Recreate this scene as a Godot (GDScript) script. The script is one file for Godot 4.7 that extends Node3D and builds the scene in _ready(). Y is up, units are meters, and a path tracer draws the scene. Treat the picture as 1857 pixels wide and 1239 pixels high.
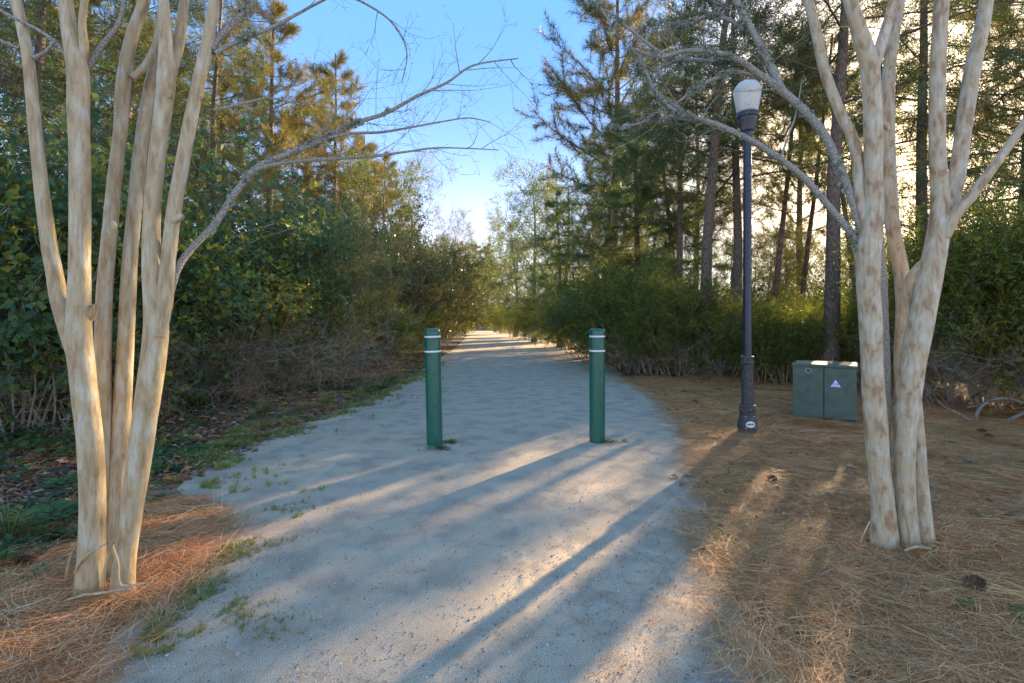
extends Node3D
# A sand trail between two crape myrtles, low sun ahead on the right.

const F := 900.0      # focal length in pixels of the 1857 px wide photograph
const CX := 928.5
const HY := 585.0     # the horizon's row
const EYE := 1.25

var noise := FastNoiseLite.new()
var fine := FastNoiseLite.new()
var M := {}
var SPRAY := {}
var PROTO := {}


# ---------------------------------------------------------------- mesh collector
class Acc:
	var v := PackedVector3Array()
	var n := PackedVector3Array()
	var c := PackedColorArray()
	var i := PackedInt32Array()
	var tint := Color(1, 1, 1)

	func tube(pts: PackedVector3Array, rad: PackedFloat32Array, sides: int, wob: FastNoiseLite = null, amount := 0.0) -> void:
		var count := pts.size()
		if count < 2:
			return
		var base := v.size()
		var t := (pts[1] - pts[0]).normalized()
		var side := t.cross(Vector3(0.31, 0.17, 0.93)).normalized()
		for k in count:
			var t2 := t
			if k == 0:
				t2 = (pts[1] - pts[0]).normalized()
			elif k == count - 1:
				t2 = (pts[k] - pts[k - 1]).normalized()
			else:
				t2 = (pts[k + 1] - pts[k - 1]).normalized()
			side = (side - t2 * side.dot(t2)).normalized()
			var other := t2.cross(side)
			t = t2
			for s in sides:
				var a := TAU * s / sides
				var d := side * cos(a) + other * sin(a)
				var r := rad[k]
				if wob:
					r *= 1.0 + amount * wob.get_noise_3dv((pts[k] + d * r) * 100.0)
				v.append(pts[k] + d * r)
				n.append(d)
				c.append(tint)
		for k in count - 1:
			for s in sides:
				var a := base + k * sides + s
				var b := base + k * sides + (s + 1) % sides
				i.append_array(PackedInt32Array([a, a + sides, b + sides, a, b + sides, b]))

	func lathe(profile: Array, sides: int, flute := 0.0, flutes := 0, f0 := 0.0, f1 := 0.0) -> void:
		# profile: [radius, height] from the bottom up
		var base := v.size()
		for k in profile.size():
			var r: float = profile[k][0]
			var y: float = profile[k][1]
			var q0: Array = profile[maxi(k - 1, 0)]
			var q1: Array = profile[mini(k + 1, profile.size() - 1)]
			var slope := Vector2(q1[1] - q0[1], -(q1[0] - q0[0])).normalized()
			for s in sides:
				var a := TAU * s / sides
				var rr := r
				if flutes > 0 and y > f0 and y < f1:
					rr *= 1.0 - flute * (0.5 + 0.5 * cos(a * flutes))
				v.append(Vector3(cos(a) * rr, y, -sin(a) * rr))
				n.append(Vector3(cos(a) * slope.x, slope.y, -sin(a) * slope.x).normalized())
				c.append(tint)
		for k in profile.size() - 1:
			for s in sides:
				var a := base + k * sides + s
				var b := base + k * sides + (s + 1) % sides
				i.append_array(PackedInt32Array([a, a + sides, b + sides, a, b + sides, b]))

	func tri(a: Vector3, b: Vector3, d: Vector3) -> void:
		var base := v.size()
		v.append(a)
		v.append(b)
		v.append(d)
		c.append(tint)
		c.append(tint)
		c.append(tint)
		i.append_array(PackedInt32Array([base, base + 1, base + 2]))

	func quad(a: Vector3, b: Vector3, d: Vector3, e: Vector3) -> void:
		tri(a, b, d)
		tri(a, d, e)

	func leaf(p: Vector3, dir: Vector3, up: Vector3, length: float, width: float, fold := 0.25) -> void:
		var across := dir.cross(up).normalized()
		var nn := across.cross(dir).normalized()
		var mid := p + dir * length * 0.45
		var tip := p + dir * length - nn * length * 0.12
		var lft := mid + across * width * 0.5 + nn * width * fold
		var rgt := mid - across * width * 0.5 + nn * width * fold
		tri(p, lft, tip)
		tri(p, tip, rgt)

	func box(x0: Vector3, x1: Vector3, chamfer := 0.0) -> void:
		var q := (x0 + x1) * 0.5
		var h := (x1 - x0) * 0.5
		var ch := minf(chamfer, minf(h.x, minf(h.y, h.z)) * 0.9)
		# chamfered box as a convex set of faces
		for ax in 3:
			for sg in [-1.0, 1.0]:
				var nn := Vector3.ZERO
				nn[ax] = sg
				var u := Vector3.ZERO
				u[(ax + 1) % 3] = 1.0
				var w := nn.cross(u)
				var o := q + nn * h[ax]
				var hu := h[(ax + 1) % 3] - ch
				var hw := h[(ax + 2) % 3] - ch
				quad(o - u * hu - w * hw, o - u * hu + w * hw, o + u * hu + w * hw, o + u * hu - w * hw)
		if ch <= 0.0:
			return
		for ax in 3:
			var b := (ax + 1) % 3
			var d := (ax + 2) % 3
			for sb in [-1.0, 1.0]:
				for sd in [-1.0, 1.0]:
					var p1 := q
					var p2 := q
					p1[b] += sb * h[b]
					p1[d] += sd * (h[d] - ch)
					p2[b] += sb * (h[b] - ch)
					p2[d] += sd * h[d]
					var e := Vector3.ZERO
					e[ax] = h[ax] - ch
					if sb * sd > 0:
						quad(p1 - e, p1 + e, p2 + e, p2 - e)
					else:
						quad(p2 - e, p2 + e, p1 + e, p1 - e)
					var top := q
					top[ax] += h[ax]
					for sa in [-1.0, 1.0]:
						if ax == 0:
							var c1 := q + Vector3(sa * h.x, sb * (h.y - ch), sd * (h.z - ch))
							var c2 := q + Vector3(sa * (h.x - ch), sb * h.y, sd * (h.z - ch))
							var c3 := q + Vector3(sa * (h.x - ch), sb * (h.y - ch), sd * h.z)
							if sa * sb * sd > 0:
								tri(c1, c3, c2)
							else:
								tri(c1, c2, c3)

	func mesh(m: Material, smooth := false) -> ArrayMesh:
		var a := []
		a.resize(Mesh.ARRAY_MAX)
		a[Mesh.ARRAY_VERTEX] = v
		if n.size() == v.size():
			a[Mesh.ARRAY_NORMAL] = n
		a[Mesh.ARRAY_COLOR] = c
		a[Mesh.ARRAY_INDEX] = i
		var out := ArrayMesh.new()
		out.add_surface_from_arrays(Mesh.PRIMITIVE_TRIANGLES, a)
		out.surface_set_material(0, m)
		return out


class Scatter:
	var t: Array[Transform3D] = []
	var c := PackedColorArray()
	func put(x: Transform3D, col: Color) -> void:
		t.append(x)
		c.append(col)


# ---------------------------------------------------------------- places
func at(px: float, py: float, d: float) -> Vector3:      # a pixel's direction, d metres ahead
	return Vector3((px - CX) / F * d, EYE + (HY - py) / F * d, -d)


func ground(px: float, py: float) -> Vector3:
	var d := EYE * F / (py - HY)
	return Vector3((px - CX) / F * d, 0, -d)


func on(px: float, d: float) -> Vector3:                  # on the ground, d metres ahead
	var x := (px - CX) / F * d
	return Vector3(x, high(x, -d), -d)


const LEFT_EDGE := [[-60.0, -60.0], [-30.0, -30.0], [-6.0, -14.0], [-1.5, -5.0], [0.0, -1.9], [1.0, -1.40], [1.72, -1.42], [2.37, -1.57], [2.9, -1.66], [3.15, -1.72], [3.45, -2.05], [3.75, -2.42], [4.25, -2.6], [4.9, -2.62], [6.1, -2.5], [7.76, -2.31], [10.7, -2.24], [17.3, -2.46], [25.0, -2.75], [32.0, -3.15], [45.0, -4.0], [56.0, -5.0], [66.0, -6.6], [76.0, -9.5], [88.0, -16.0], [110.0, -34.0], [150.0, -80.0]]  # behind the camera the trail is an added unseen flare, widened to bounce light
const RIGHT_EDGE := [[-60.0, 60.0], [-30.0, 30.0], [-6.0, 14.0], [-1.5, 5.0], [0.0, 1.3], [1.0, 0.88], [1.72, 0.88], [2.1, 0.86], [2.71, 0.99], [3.26, 1.16], [3.7, 1.36], [4.09, 1.52], [5.49, 1.96], [6.43, 2.16], [8.65, 2.42], [11.25, 2.56], [16.0, 2.86], [25.0, 2.75], [33.0, 2.2], [41.7, 1.4], [56.0, -0.7], [66.0, -2.0], [75.0, -3.6], [88.0, -9.0], [110.0, -26.0], [150.0, -70.0]]  # same added flare behind the camera, there for its bounced light


func edge(list: Array, d: float) -> float:
	for k in list.size() - 1:
		if d <= list[k + 1][0]:
			var t: float = (d - list[k][0]) / (list[k + 1][0] - list[k][0])
			var p0: float = list[maxi(k - 1, 0)][1]
			var p1: float = list[k][1]
			var p2: float = list[k + 1][1]
			t = clampf(t, 0.0, 1.0)
			return lerpf(p1, p2, t * t * (3.0 - 2.0 * t) * 0.35 + t * 0.65) + p0 * 0.0
	return list[-1][1]


func off_path(x: float, z: float) -> float:               # metres outside the path's edge, negative on it
	var d := -z
	var w := 0.05 * fine.get_noise_2d(x * 9.0, z * 60.0) + 0.03 * fine.get_noise_2d(x * 30.0, z * 220.0)
	return maxf(edge(LEFT_EDGE, d) - x, x - edge(RIGHT_EDGE, d)) + w


func high(x: float, z: float) -> float:
	var o := off_path(x, z)
	var h := -0.035 + smoothstep(-0.12, 0.35, o) * 0.045
	h += smoothstep(0.1, 1.5, o) * 0.05 * noise.get_noise_2d(x * 60.0, z * 60.0)
	h += smoothstep(4.0, 30.0, o) * 0.6 * noise.get_noise_2d(x * 4.0, z * 4.0)
	# the pine straw is heaped against the transformer
	h += 0.035 * exp(-Vector2(x - 3.62, z + 5.78).length_squared() * 30.0)
	return h


# ---------------------------------------------------------------- nodes
func tag(o: Node, label: String, category: String, group := "", kind := "") -> void:
	o.set_meta("label", label)
	o.set_meta("category", category)
	if group:
		o.set_meta("group", group)
	if kind:
		o.set_meta("kind", kind)


func base(called: String, where: Vector3, label: String, category: String, group := "") -> Node3D:
	var o := Node3D.new()
	o.name = called
	add_child(o, true)
	o.position = where
	tag(o, label, category, group)
	return o


func part(called: String, m: Mesh, parent: Node) -> MeshInstance3D:
	var o := MeshInstance3D.new()
	o.name = called
	o.mesh = m
	parent.add_child(o, true)
	return o


func many(called: String, m: Mesh, s: Scatter, parent: Node) -> MultiMeshInstance3D:
	var o := MultiMeshInstance3D.new()
	o.name = called
	var mm := MultiMesh.new()
	mm.transform_format = MultiMesh.TRANSFORM_3D
	mm.use_colors = true
	mm.mesh = m
	mm.instance_count = s.t.size()
	for k in s.t.size():
		mm.set_instance_transform(k, s.t[k])
		mm.set_instance_color(k, s.c[k])
	o.multimesh = mm
	o.set_meta("kind", "stuff")
	parent.add_child(o, true)
	return o


# the same copies joined into one mesh (sprays share no corners, so no index is needed)
var tinted := {}

func joined(called: String, key: String, s: Scatter, parent: Node) -> MeshInstance3D:
	var src: ArrayMesh = SPRAY[key]
	var arr := src.surface_get_arrays(0)
	var pv: PackedVector3Array = arr[Mesh.ARRAY_VERTEX]
	var pc: PackedColorArray = arr[Mesh.ARRAY_COLOR]
	var pi: PackedInt32Array = arr[Mesh.ARRAY_INDEX]
	var fv := PackedVector3Array()
	var fc := PackedColorArray()
	for q in pi:
		fv.append(pv[q])
		fc.append(pc[q])
	var v := PackedVector3Array()
	var c := PackedColorArray()
	for k in s.t.size():
		v.append_array(s.t[k] * fv)
		var col: Color = s.c[k]
		var id := "%s %.3f %.3f %.3f" % [key, col.r, col.g, col.b]
		if not tinted.has(id):
			var tc := PackedColorArray()
			for q in fc:
				tc.append(Color(q.r * col.r, q.g * col.g, q.b * col.b))
			tinted[id] = tc
		c.append_array(tinted[id])
	var a := []
	a.resize(Mesh.ARRAY_MAX)
	a[Mesh.ARRAY_VERTEX] = v
	a[Mesh.ARRAY_COLOR] = c
	var out := ArrayMesh.new()
	out.add_surface_from_arrays(Mesh.PRIMITIVE_TRIANGLES, a)
	out.surface_set_material(0, src.surface_get_material(0))
	var o := part(called, out, parent)
	o.set_meta("kind", "stuff")
	tris += v.size() / 3
	return o

var tris := 0


func rngs(k: int) -> RandomNumberGenerator:
	var r := RandomNumberGenerator.new()
	r.seed = k
	return r


func ball(r: RandomNumberGenerator) -> Vector3:
	return Vector3(r.randfn(0, 0.6), r.randfn(0, 0.6), r.randfn(0, 0.6))


func aim(y: Vector3, turn: float, s: float, p: Vector3) -> Transform3D:   # local +y along y
	var yy := y.normalized()
	var xx := yy.cross(Vector3(0.43, 0.21, 0.88)).normalized()
	xx = xx.rotated(yy, turn)
	return Transform3D(Basis(xx * s, yy * s, xx.cross(yy) * s), p)


# ---------------------------------------------------------------- materials
func noise_tex(freq: float, cols: Array, stops: Array, size := 512, kind := FastNoiseLite.TYPE_SIMPLEX_SMOOTH, octaves := 4, seed_ := 1, warp := 0.0) -> NoiseTexture2D:
	var f := FastNoiseLite.new()
	f.noise_type = kind
	f.frequency = freq
	f.fractal_octaves = octaves
	f.seed = seed_
	if warp > 0.0:
		f.domain_warp_enabled = true
		f.domain_warp_amplitude = warp
		f.domain_warp_frequency = freq * 1.5
	var t := NoiseTexture2D.new()
	t.width = size
	t.height = size
	t.seamless = true
	t.seamless_blend_skirt = 0.15
	t.noise = f
	if cols.size():
		var g := Gradient.new()
		g.offsets = PackedFloat32Array(stops)
		var cc := PackedColorArray()
		for c in cols:
			cc.append((c as Color).linear_to_srgb())
		g.colors = cc
		t.color_ramp = g
	return t


func mat(called: String, c: Color, rough := 0.8) -> StandardMaterial3D:
	var m := StandardMaterial3D.new()
	m.resource_name = called
	m.albedo_color = c.linear_to_srgb()
	m.roughness = rough
	M[called] = m
	return m


func leaf_mat(called: String, rough: float, back: float, tint := Color(1, 1, 1)) -> StandardMaterial3D:
	var m := mat(called, tint, rough)
	m.vertex_color_use_as_albedo = true
	m.cull_mode = BaseMaterial3D.CULL_DISABLED
	m.backlight_enabled = true
	m.backlight = Color(back, back, back * 0.55).linear_to_srgb()
	m.metallic_specular = 0.35
	return m


func bark_mat(called: String, tex: Texture2D, scale_: Vector3, bump: Texture2D, relief: float, tint := Color(1, 1, 1)) -> StandardMaterial3D:
	var m := mat(called, tint, 0.85)
	m.albedo_texture = tex
	m.uv1_triplanar = true
	m.uv1_world_triplanar = true
	m.uv1_scale = scale_
	m.uv1_triplanar_sharpness = 10.0
	m.heightmap_enabled = true
	m.heightmap_texture = bump
	m.heightmap_scale = relief
	return m


func make_materials() -> void:
	# trail: crushed granite and sand
	var p := mat("trail_sand", Color(1, 1, 1), 0.95)
	p.albedo_texture = noise_tex(0.2, [Color(0.26, 0.185, 0.115), Color(0.53, 0.395, 0.255), Color(0.71, 0.54, 0.355), Color(0.88, 0.70, 0.48)], [0.2, 0.4, 0.56, 0.8], 1024, FastNoiseLite.TYPE_SIMPLEX, 4, 5)
	p.uv1_triplanar = true
	p.uv1_world_triplanar = true
	p.uv1_scale = Vector3.ONE * 0.9
	p.detail_enabled = true
	p.detail_blend_mode = BaseMaterial3D.BLEND_MODE_MUL
	p.detail_uv_layer = BaseMaterial3D.DETAIL_UV_2
	p.detail_albedo = noise_tex(0.012, [Color(0.72, 0.73, 0.74), Color(0.92, 0.92, 0.91), Color(1.0, 0.98, 0.93)], [0.25, 0.48, 0.7], 1024, FastNoiseLite.TYPE_SIMPLEX_SMOOTH, 6, 8, 20.0)
	p.uv2_triplanar = true
	p.uv2_world_triplanar = true
	p.uv2_scale = Vector3.ONE * 0.21
	p.heightmap_enabled = true
	p.heightmap_texture = noise_tex(0.2, [], [], 1024, FastNoiseLite.TYPE_SIMPLEX, 4, 9)
	p.heightmap_scale = 0.5
	# forest floor
	var g := mat("forest_floor", Color(1, 1, 1), 0.95)
	g.vertex_color_use_as_albedo = true
	g.albedo_texture = noise_tex(0.09, [Color(0.35, 0.32, 0.3), Color(0.75, 0.72, 0.7), Color(1.0, 0.95, 0.85)], [0.25, 0.5, 0.8], 1024, FastNoiseLite.TYPE_SIMPLEX, 5, 3)
	g.uv1_triplanar = true
	g.uv1_world_triplanar = true
	g.uv1_scale = Vector3.ONE * 0.6
	g.heightmap_enabled = true
	g.heightmap_texture = noise_tex(0.07, [], [], 512, FastNoiseLite.TYPE_SIMPLEX, 4, 4)
	g.heightmap_scale = 2.0
	# crape myrtle bark: smooth, flaking in cream, tan, grey and cinnamon
	var bb := noise_tex(0.02, [], [], 512, FastNoiseLite.TYPE_SIMPLEX_SMOOTH, 5, 13)
	var smooth_bark := noise_tex(0.006, [Color(0.38, 0.26, 0.13), Color(0.43, 0.31, 0.165), Color(0.465, 0.345, 0.19), Color(0.48, 0.37, 0.21), Color(0.475, 0.385, 0.235), Color(0.53, 0.46, 0.33)], [0.22, 0.352, 0.358, 0.60, 0.605, 0.76], 1024, FastNoiseLite.TYPE_SIMPLEX_SMOOTH, 5, 12, 30.0)
	var mottled := noise_tex(0.007, [Color(0.35, 0.225, 0.12), Color(0.42, 0.30, 0.17), Color(0.47, 0.36, 0.215), Color(0.49, 0.385, 0.24), Color(0.455, 0.395, 0.265), Color(0.56, 0.48, 0.35)], [0.26, 0.338, 0.343, 0.55, 0.556, 0.74], 1024, FastNoiseLite.TYPE_SIMPLEX_SMOOTH, 6, 29, 60.0)
	for bk in [["crape_bark", smooth_bark, Vector3(2.2, 0.8, 2.2)], ["mottled_bark", mottled, Vector3(1.9, 0.9, 1.9)]]:
		var cm := bark_mat(bk[0], bk[1], bk[2], bb, 0.35)
		cm.roughness = 0.6
		cm.detail_enabled = true
		cm.detail_blend_mode = BaseMaterial3D.BLEND_MODE_MUL
		cm.detail_uv_layer = BaseMaterial3D.DETAIL_UV_2
		cm.detail_albedo = noise_tex(0.02, [Color(0.70, 0.68, 0.62), Color(0.86, 0.86, 0.84), Color(0.98, 0.98, 0.97), Color(1, 1, 1)], [0.12, 0.3, 0.45, 0.7], 1024, FastNoiseLite.TYPE_SIMPLEX_SMOOTH, 7, 31, 15.0)
		cm.uv2_triplanar = true
		cm.uv2_world_triplanar = true
		cm.uv2_triplanar_sharpness = 10.0
		cm.uv2_scale = Vector3(2.6, 0.35, 2.6)
	var tw := noise_tex(0.05, [Color(0.16, 0.14, 0.11), Color(0.30, 0.27, 0.22), Color(0.42, 0.42, 0.36)], [0.25, 0.5, 0.72], 512, FastNoiseLite.TYPE_SIMPLEX_SMOOTH, 4, 17)
	bark_mat("twig_bark", tw, Vector3(4, 4, 4), bb, 0.3)
	var pt := noise_tex(0.03, [Color(0.07, 0.045, 0.03), Color(0.17, 0.1, 0.065), Color(0.28, 0.17, 0.11)], [0.3, 0.5, 0.75], 512, FastNoiseLite.TYPE_SIMPLEX_SMOOTH, 5, 19)
	bark_mat("pine_bark", pt, Vector3(1.6, 0.5, 1.6), pt, 3.0)
	var ct := noise_tex(0.04, [Color(0.07, 0.05, 0.035), Color(0.15, 0.1, 0.07), Color(0.23, 0.17, 0.13)], [0.3, 0.5, 0.75], 512, FastNoiseLite.TYPE_SIMPLEX_SMOOTH, 5, 23)
	bark_mat("cedar_bark", ct, Vector3(3, 0.4, 3), ct, 2.0)
	var cane := noise_tex(0.05, [Color(0.26, 0.19, 0.13), Color(0.42, 0.33, 0.24), Color(0.55, 0.48, 0.40)], [0.25, 0.5, 0.72], 256, FastNoiseLite.TYPE_SIMPLEX_SMOOTH, 4, 18)
	bark_mat("grey_bark", tw, Vector3(1.5, 0.8, 1.5), bb, 1.5, Color(0.8, 0.75, 0.7))
	bark_mat("bramble_bark", cane, Vector3(5, 5, 5), bb, 0.3, Color(1.0, 1.0, 1.0))
	leaf_mat("needles", 0.5, 0.7)
	leaf_mat("cedar_leaves", 0.6, 0.7)
	leaf_mat("leaves", 0.42, 1.0)
	leaf_mat("glossy_leaves", 0.28, 0.4)
	leaf_mat("grass_blades", 0.5, 0.6)
	leaf_mat("straw", 0.55, 0.25)
	leaf_mat("dry_leaves", 0.7, 0.35)
	var lich := mat("lichen", Color(1, 1, 1), 0.95)
	lich.vertex_color_use_as_albedo = true
	var gv := mat("gravel", Color(1, 1, 1), 0.9)
	gv.vertex_color_use_as_albedo = true


# ---------------------------------------------------------------- leafy sprays (local +y is the twig's direction)
func make_sprays() -> void:
	for kind in [["leaf", 26, 0.42, 0.065, 0.030, "leaves"], ["small", 34, 0.40, 0.046, 0.022, "leaves"], ["glossy", 26, 0.36, 0.078, 0.034, "glossy_leaves"], ["vine", 12, 0.5, 0.10, 0.075, "leaves"], ["willow", 32, 0.45, 0.075, 0.018, "leaves"]]:
		var r := rngs(hash(kind[0]) % 9999)
		var a := Acc.new()
		a.tint = Color(1.0, 0.85, 0.7)
		var ln: float = kind[2]
		var tipd := Vector3(r.randfn(0, 0.12), 1, r.randfn(0, 0.12))
		a.quad(Vector3(-0.003, 0, 0), Vector3(0.003, 0, 0), tipd * ln + Vector3(0.001, 0, 0), tipd * ln - Vector3(0.001, 0, 0))
		var twigs := [[Vector3.ZERO, tipd.normalized(), ln]]
		for k in 4:
			var o := tipd * ln * (0.2 + 0.17 * k)
			var dd := (Vector3(cos(k * 2.4), 0.9, sin(k * 2.4))).normalized()
			twigs.append([o, dd, ln * 0.5])
			a.quad(o, o + Vector3(0.004, 0, 0), o + dd * ln * 0.5, o + dd * ln * 0.5 + Vector3(0.001, 0, 0))
		var cnt: int = kind[1]
		for k in cnt:
			var tw: Array = twigs[0] if k % 3 == 0 else twigs[1 + k % 4]
			var t := 0.15 + 0.85 * r.randf()
			var p: Vector3 = tw[0] + tw[1] * tw[2] * t
			var out := ball(r).normalized()
			var dir: Vector3 = (tw[1] * 0.6 + out).normalized()
			var up := (Vector3.UP + ball(r) * 0.9).normalized()
			var s := r.randf_range(0.65, 1.2)
			var bright := r.randf_range(0.65, 1.3)
			a.tint = Color(bright * r.randf_range(0.9, 1.15), bright, bright * r.randf_range(0.8, 1.1))
			a.leaf(p, dir, up, kind[3] * s, kind[4] * s, r.randf_range(0.05, 0.3))
		SPRAY[kind[0]] = a.mesh(M[kind[5]])
	# pine: a brush of long needles round the end of a twig
	for v in 2:
		var r := rngs(40 + v)
		var a := Acc.new()
		a.tint = Color(0.9, 0.7, 0.6)
		a.quad(Vector3(-0.006, -0.12, 0), Vector3(0.006, -0.12, 0), Vector3(0.004, 0.12, 0), Vector3(-0.004, 0.12, 0))
		for k in 54:
			var y := r.randf_range(-0.10, 0.12)
			var az := r.randf() * TAU
			var lift := r.randf_range(0.15, 1.1) + (0.6 if y > 0.08 else 0.0)
			var d := Vector3(cos(az), lift, sin(az)).normalized()
			var ln := r.randf_range(0.12, 0.19)
			var w := d.cross(Vector3(r.randf(), r.randf(), r.randf()).normalized()).normalized() * 0.0028
			var b := r.randf_range(0.7, 1.3)
			a.tint = Color(b, b, b)
			var p := Vector3(0, y, 0)
			a.tri(p - w, p + w, p + d * ln + Vector3(0, -0.02, 0))
		SPRAY["pine%d" % v] = a.mesh(M.needles)
	# red cedar: feathery flat spray
	for v in 2:
		var r := rngs(50 + v)
		var a := Acc.new()
		var ln := 0.42
		for k in 17:
			var t := float(k) / 17.0
			var sg := 1.0 if k % 2 == 0 else -1.0
			var p := Vector3(0, t * ln, 0)
			var az := k * 2.4 + r.randf_range(-0.5, 0.5)
			var d := Vector3(cos(az) * 0.8, r.randf_range(0.5, 1.0), sin(az) * 0.5 * sg).normalized()
			if k == 16:
				d = Vector3.UP
			var l2 := ln * (0.40 - 0.22 * t) * r.randf_range(0.6, 1.3)
			var b := r.randf_range(0.7, 1.25)
			a.tint = Color(b, b, b)
			var w := Vector3(0, 0, 1).cross(d).normalized() * 0.005
			a.tri(p - w, p + w, p + d * l2)
			for j in 5:
				var q := p + d * l2 * (0.2 + 0.16 * j)
				var e := (d + Vector3(r.randf_range(-1, 1), r.randf_range(-0.2, 0.8), r.randf_range(-0.8, 0.8)) * 0.8).normalized()
				var wv := e.cross(Vector3(r.randf() - 0.5, 0.3, r.randf() - 0.5)).normalized() * 0.0045
				a.tri(q - wv, q + wv, q + e * l2 * r.randf_range(0.25, 0.45))
		SPRAY["cedar%d" % v] = a.mesh(M.cedar_leaves)
	# bare twig spray
	var r2 := rngs(61)
	var tws := Acc.new()
	for k in 9:
		var p := Vector3(0, r2.randf_range(0, 0.3), 0)
		var d := Vector3(r2.randf_range(-1, 1), r2.randf_range(0.2, 1.1), r2.randf_range(-1, 1)).normalized()
		if k == 0:
			p = Vector3.ZERO
			d = Vector3.UP
		var ln := r2.randf_range(0.2, 0.45)
		var w := d.cross(Vector3(0.3, 0.5, 0.8)).normalized() * 0.0035
		tws.tri(p - w, p + w, p + d * ln)
	SPRAY["twigs"] = tws.mesh(M.dry_leaves)
	# fine grass tuft, taller dry tuft, low herb, leaf litter, needle clumps, pebble
	for kind in [["grass", 16, 0.05, 0.0035, 0.03], ["tuft", 60, 0.34, 0.006, 0.05]]:
		var r := rngs(hash(kind[0]) % 7777)
		var a := Acc.new()
		for k in int(kind[1]):
			var az := r.randf() * TAU
			var p := Vector3(cos(az), 0, sin(az)) * r.randf() * float(kind[4])
			var lean := r.randf_range(0.1, 0.9)
			var d := Vector3(cos(az) * lean, 1, sin(az) * lean).normalized()
			var h := float(kind[2]) * r.randf_range(0.5, 1.2)
			var w := Vector3(-sin(az), 0, cos(az)) * float(kind[3]) * 0.5
			var mid := p + d * h * 0.6
			var tip := p + d * h + Vector3(cos(az) * lean, -0.35 * lean, sin(az) * lean) * h * 0.35
			var b := r.randf_range(0.6, 1.3)
			a.tint = Color(b * r.randf_range(0.9, 1.25), b, b * 0.9)
			a.quad(p - w, p + w, mid + w * 0.8, mid - w * 0.8)
			a.tri(mid - w * 0.8, mid + w * 0.8, tip)
		SPRAY[kind[0]] = a.mesh(M.grass_blades)
	var rh := rngs(71)
	var hb := Acc.new()
	for k in 15:
		var az := rh.randf() * TAU
		var d := Vector3(cos(az), rh.randf_range(0.1, 0.9), sin(az)).normalized()
		var p := Vector3(0, 0.01, 0) + d * rh.randf_range(0.01, 0.05)
		var b := rh.randf_range(0.65, 1.3)
		hb.tint = Color(b, b, b)
		hb.leaf(p, d, Vector3.UP, rh.randf_range(0.025, 0.05), rh.randf_range(0.015, 0.025), 0.15)
	SPRAY["herb"] = hb.mesh(M.leaves)
	var rl := rngs(73)
	var lt := Acc.new()
	for k in 9:
		var az := rl.randf() * TAU
		var p := Vector3(rl.randf_range(-0.12, 0.12), rl.randf_range(0.003, 0.02), rl.randf_range(-0.12, 0.12))
		var b := rl.randf_range(0.5, 1.35)
		lt.tint = Color(b, b * rl.randf_range(0.85, 1.05), b * rl.randf_range(0.7, 1.1))
		lt.leaf(p, Vector3(cos(az), rl.randf_range(-0.1, 0.35), sin(az)).normalized(), (Vector3.UP + ball(rl) * 0.4).normalized(), rl.randf_range(0.04, 0.075), rl.randf_range(0.02, 0.035), 0.3)
	SPRAY["litter"] = lt.mesh(M.dry_leaves)
	for v in 5:
		# a tile of pine straw: needles lying in a common drift, heaped and ragged
		var r := rngs(80 + v)
		var a := Acc.new()
		for k in 1300:
			var pr := sqrt(r.randf()) * 0.42
			var pa := r.randf() * TAU
			var p := Vector3(cos(pa) * pr, r.randf_range(0.0, 0.035) * (1.0 - pr * 1.2), sin(pa) * pr)
			var az := r.randfn(0.0, 0.7) + (PI if r.randf() < 0.5 else 0.0) + 1.2 * sin(p.x * 6.0 + v)
			var d := Vector3(cos(az), r.randf_range(-0.08, 0.14), sin(az))
			var bend := Vector3(-sin(az), 0, cos(az)) * r.randf_range(-0.35, 0.35) + Vector3(0, r.randf_range(-0.2, 0.08), 0)
			var ln := r.randf_range(0.11, 0.2)
			var w := Vector3(-sin(az), r.randf_range(-0.5, 0.5), cos(az)) * 0.00075
			var b := r.randf_range(0.45, 1.5)
			var c: Color = [Color(0.66, 0.30, 0.105), Color(0.72, 0.37, 0.14), Color(0.56, 0.225, 0.075), Color(0.74, 0.45, 0.20), Color(0.48, 0.22, 0.085), Color(0.66, 0.45, 0.25)][r.randi() % 6]
			a.tint = Color(c.r * b * 1.1, c.g * b * 1.06, c.b * b)
			var q1 := p + (d + bend * 0.3) * ln * 0.5
			var q2 := p + (d + bend) * ln
			a.quad(p - w, p + w, q1 + w, q1 - w)
			a.quad(q1 - w, q1 + w, q2 + w * 0.5, q2 - w * 0.5)
		SPRAY["straw%d" % v] = a.mesh(M.straw)
	var nd := Acc.new()
	nd.quad(Vector3(-0.08, 0.003, 0), Vector3(-0.08, 0.003, 0.002), Vector3(0, 0.006, 0.014), Vector3(0, 0.006, 0.012))
	nd.quad(Vector3(0, 0.006, 0.012), Vector3(0, 0.006, 0.014), Vector3(0.08, 0.003, 0.001), Vector3(0.08, 0.003, 0))
	SPRAY["needle"] = nd.mesh(M.straw)
	var pb := Acc.new()
	var o6 := [Vector3(1, 0, 0.1), Vector3(0.1, 0, 0.9), Vector3(-0.85, 0.1, 0), Vector3(0, -0.1, -1)]
	for k in 4:
		pb.tri(o6[k], o6[(k + 1) % 4], Vector3(0.1, 0.65, 0))
		pb.tri(o6[(k + 1) % 4], o6[k], Vector3(0, -0.6, 0))
	SPRAY["pebble"] = pb.mesh(M.gravel)
	var lc := Acc.new()
	var rc := rngs(91)
	for k in 14:
		var d := ball(rc).normalized()
		var w := d.cross(ball(rc)).normalized() * 0.004
		var b := rc.randf_range(0.7, 1.2)
		lc.tint = Color(b, b, b)
		lc.quad(-w, w, d * 0.014 + w * 1.6, d * 0.014 - w * 1.6)
		lc.tri(d * 0.014 - w * 1.6, d * 0.014 + w * 1.6, d * 0.026)
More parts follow.
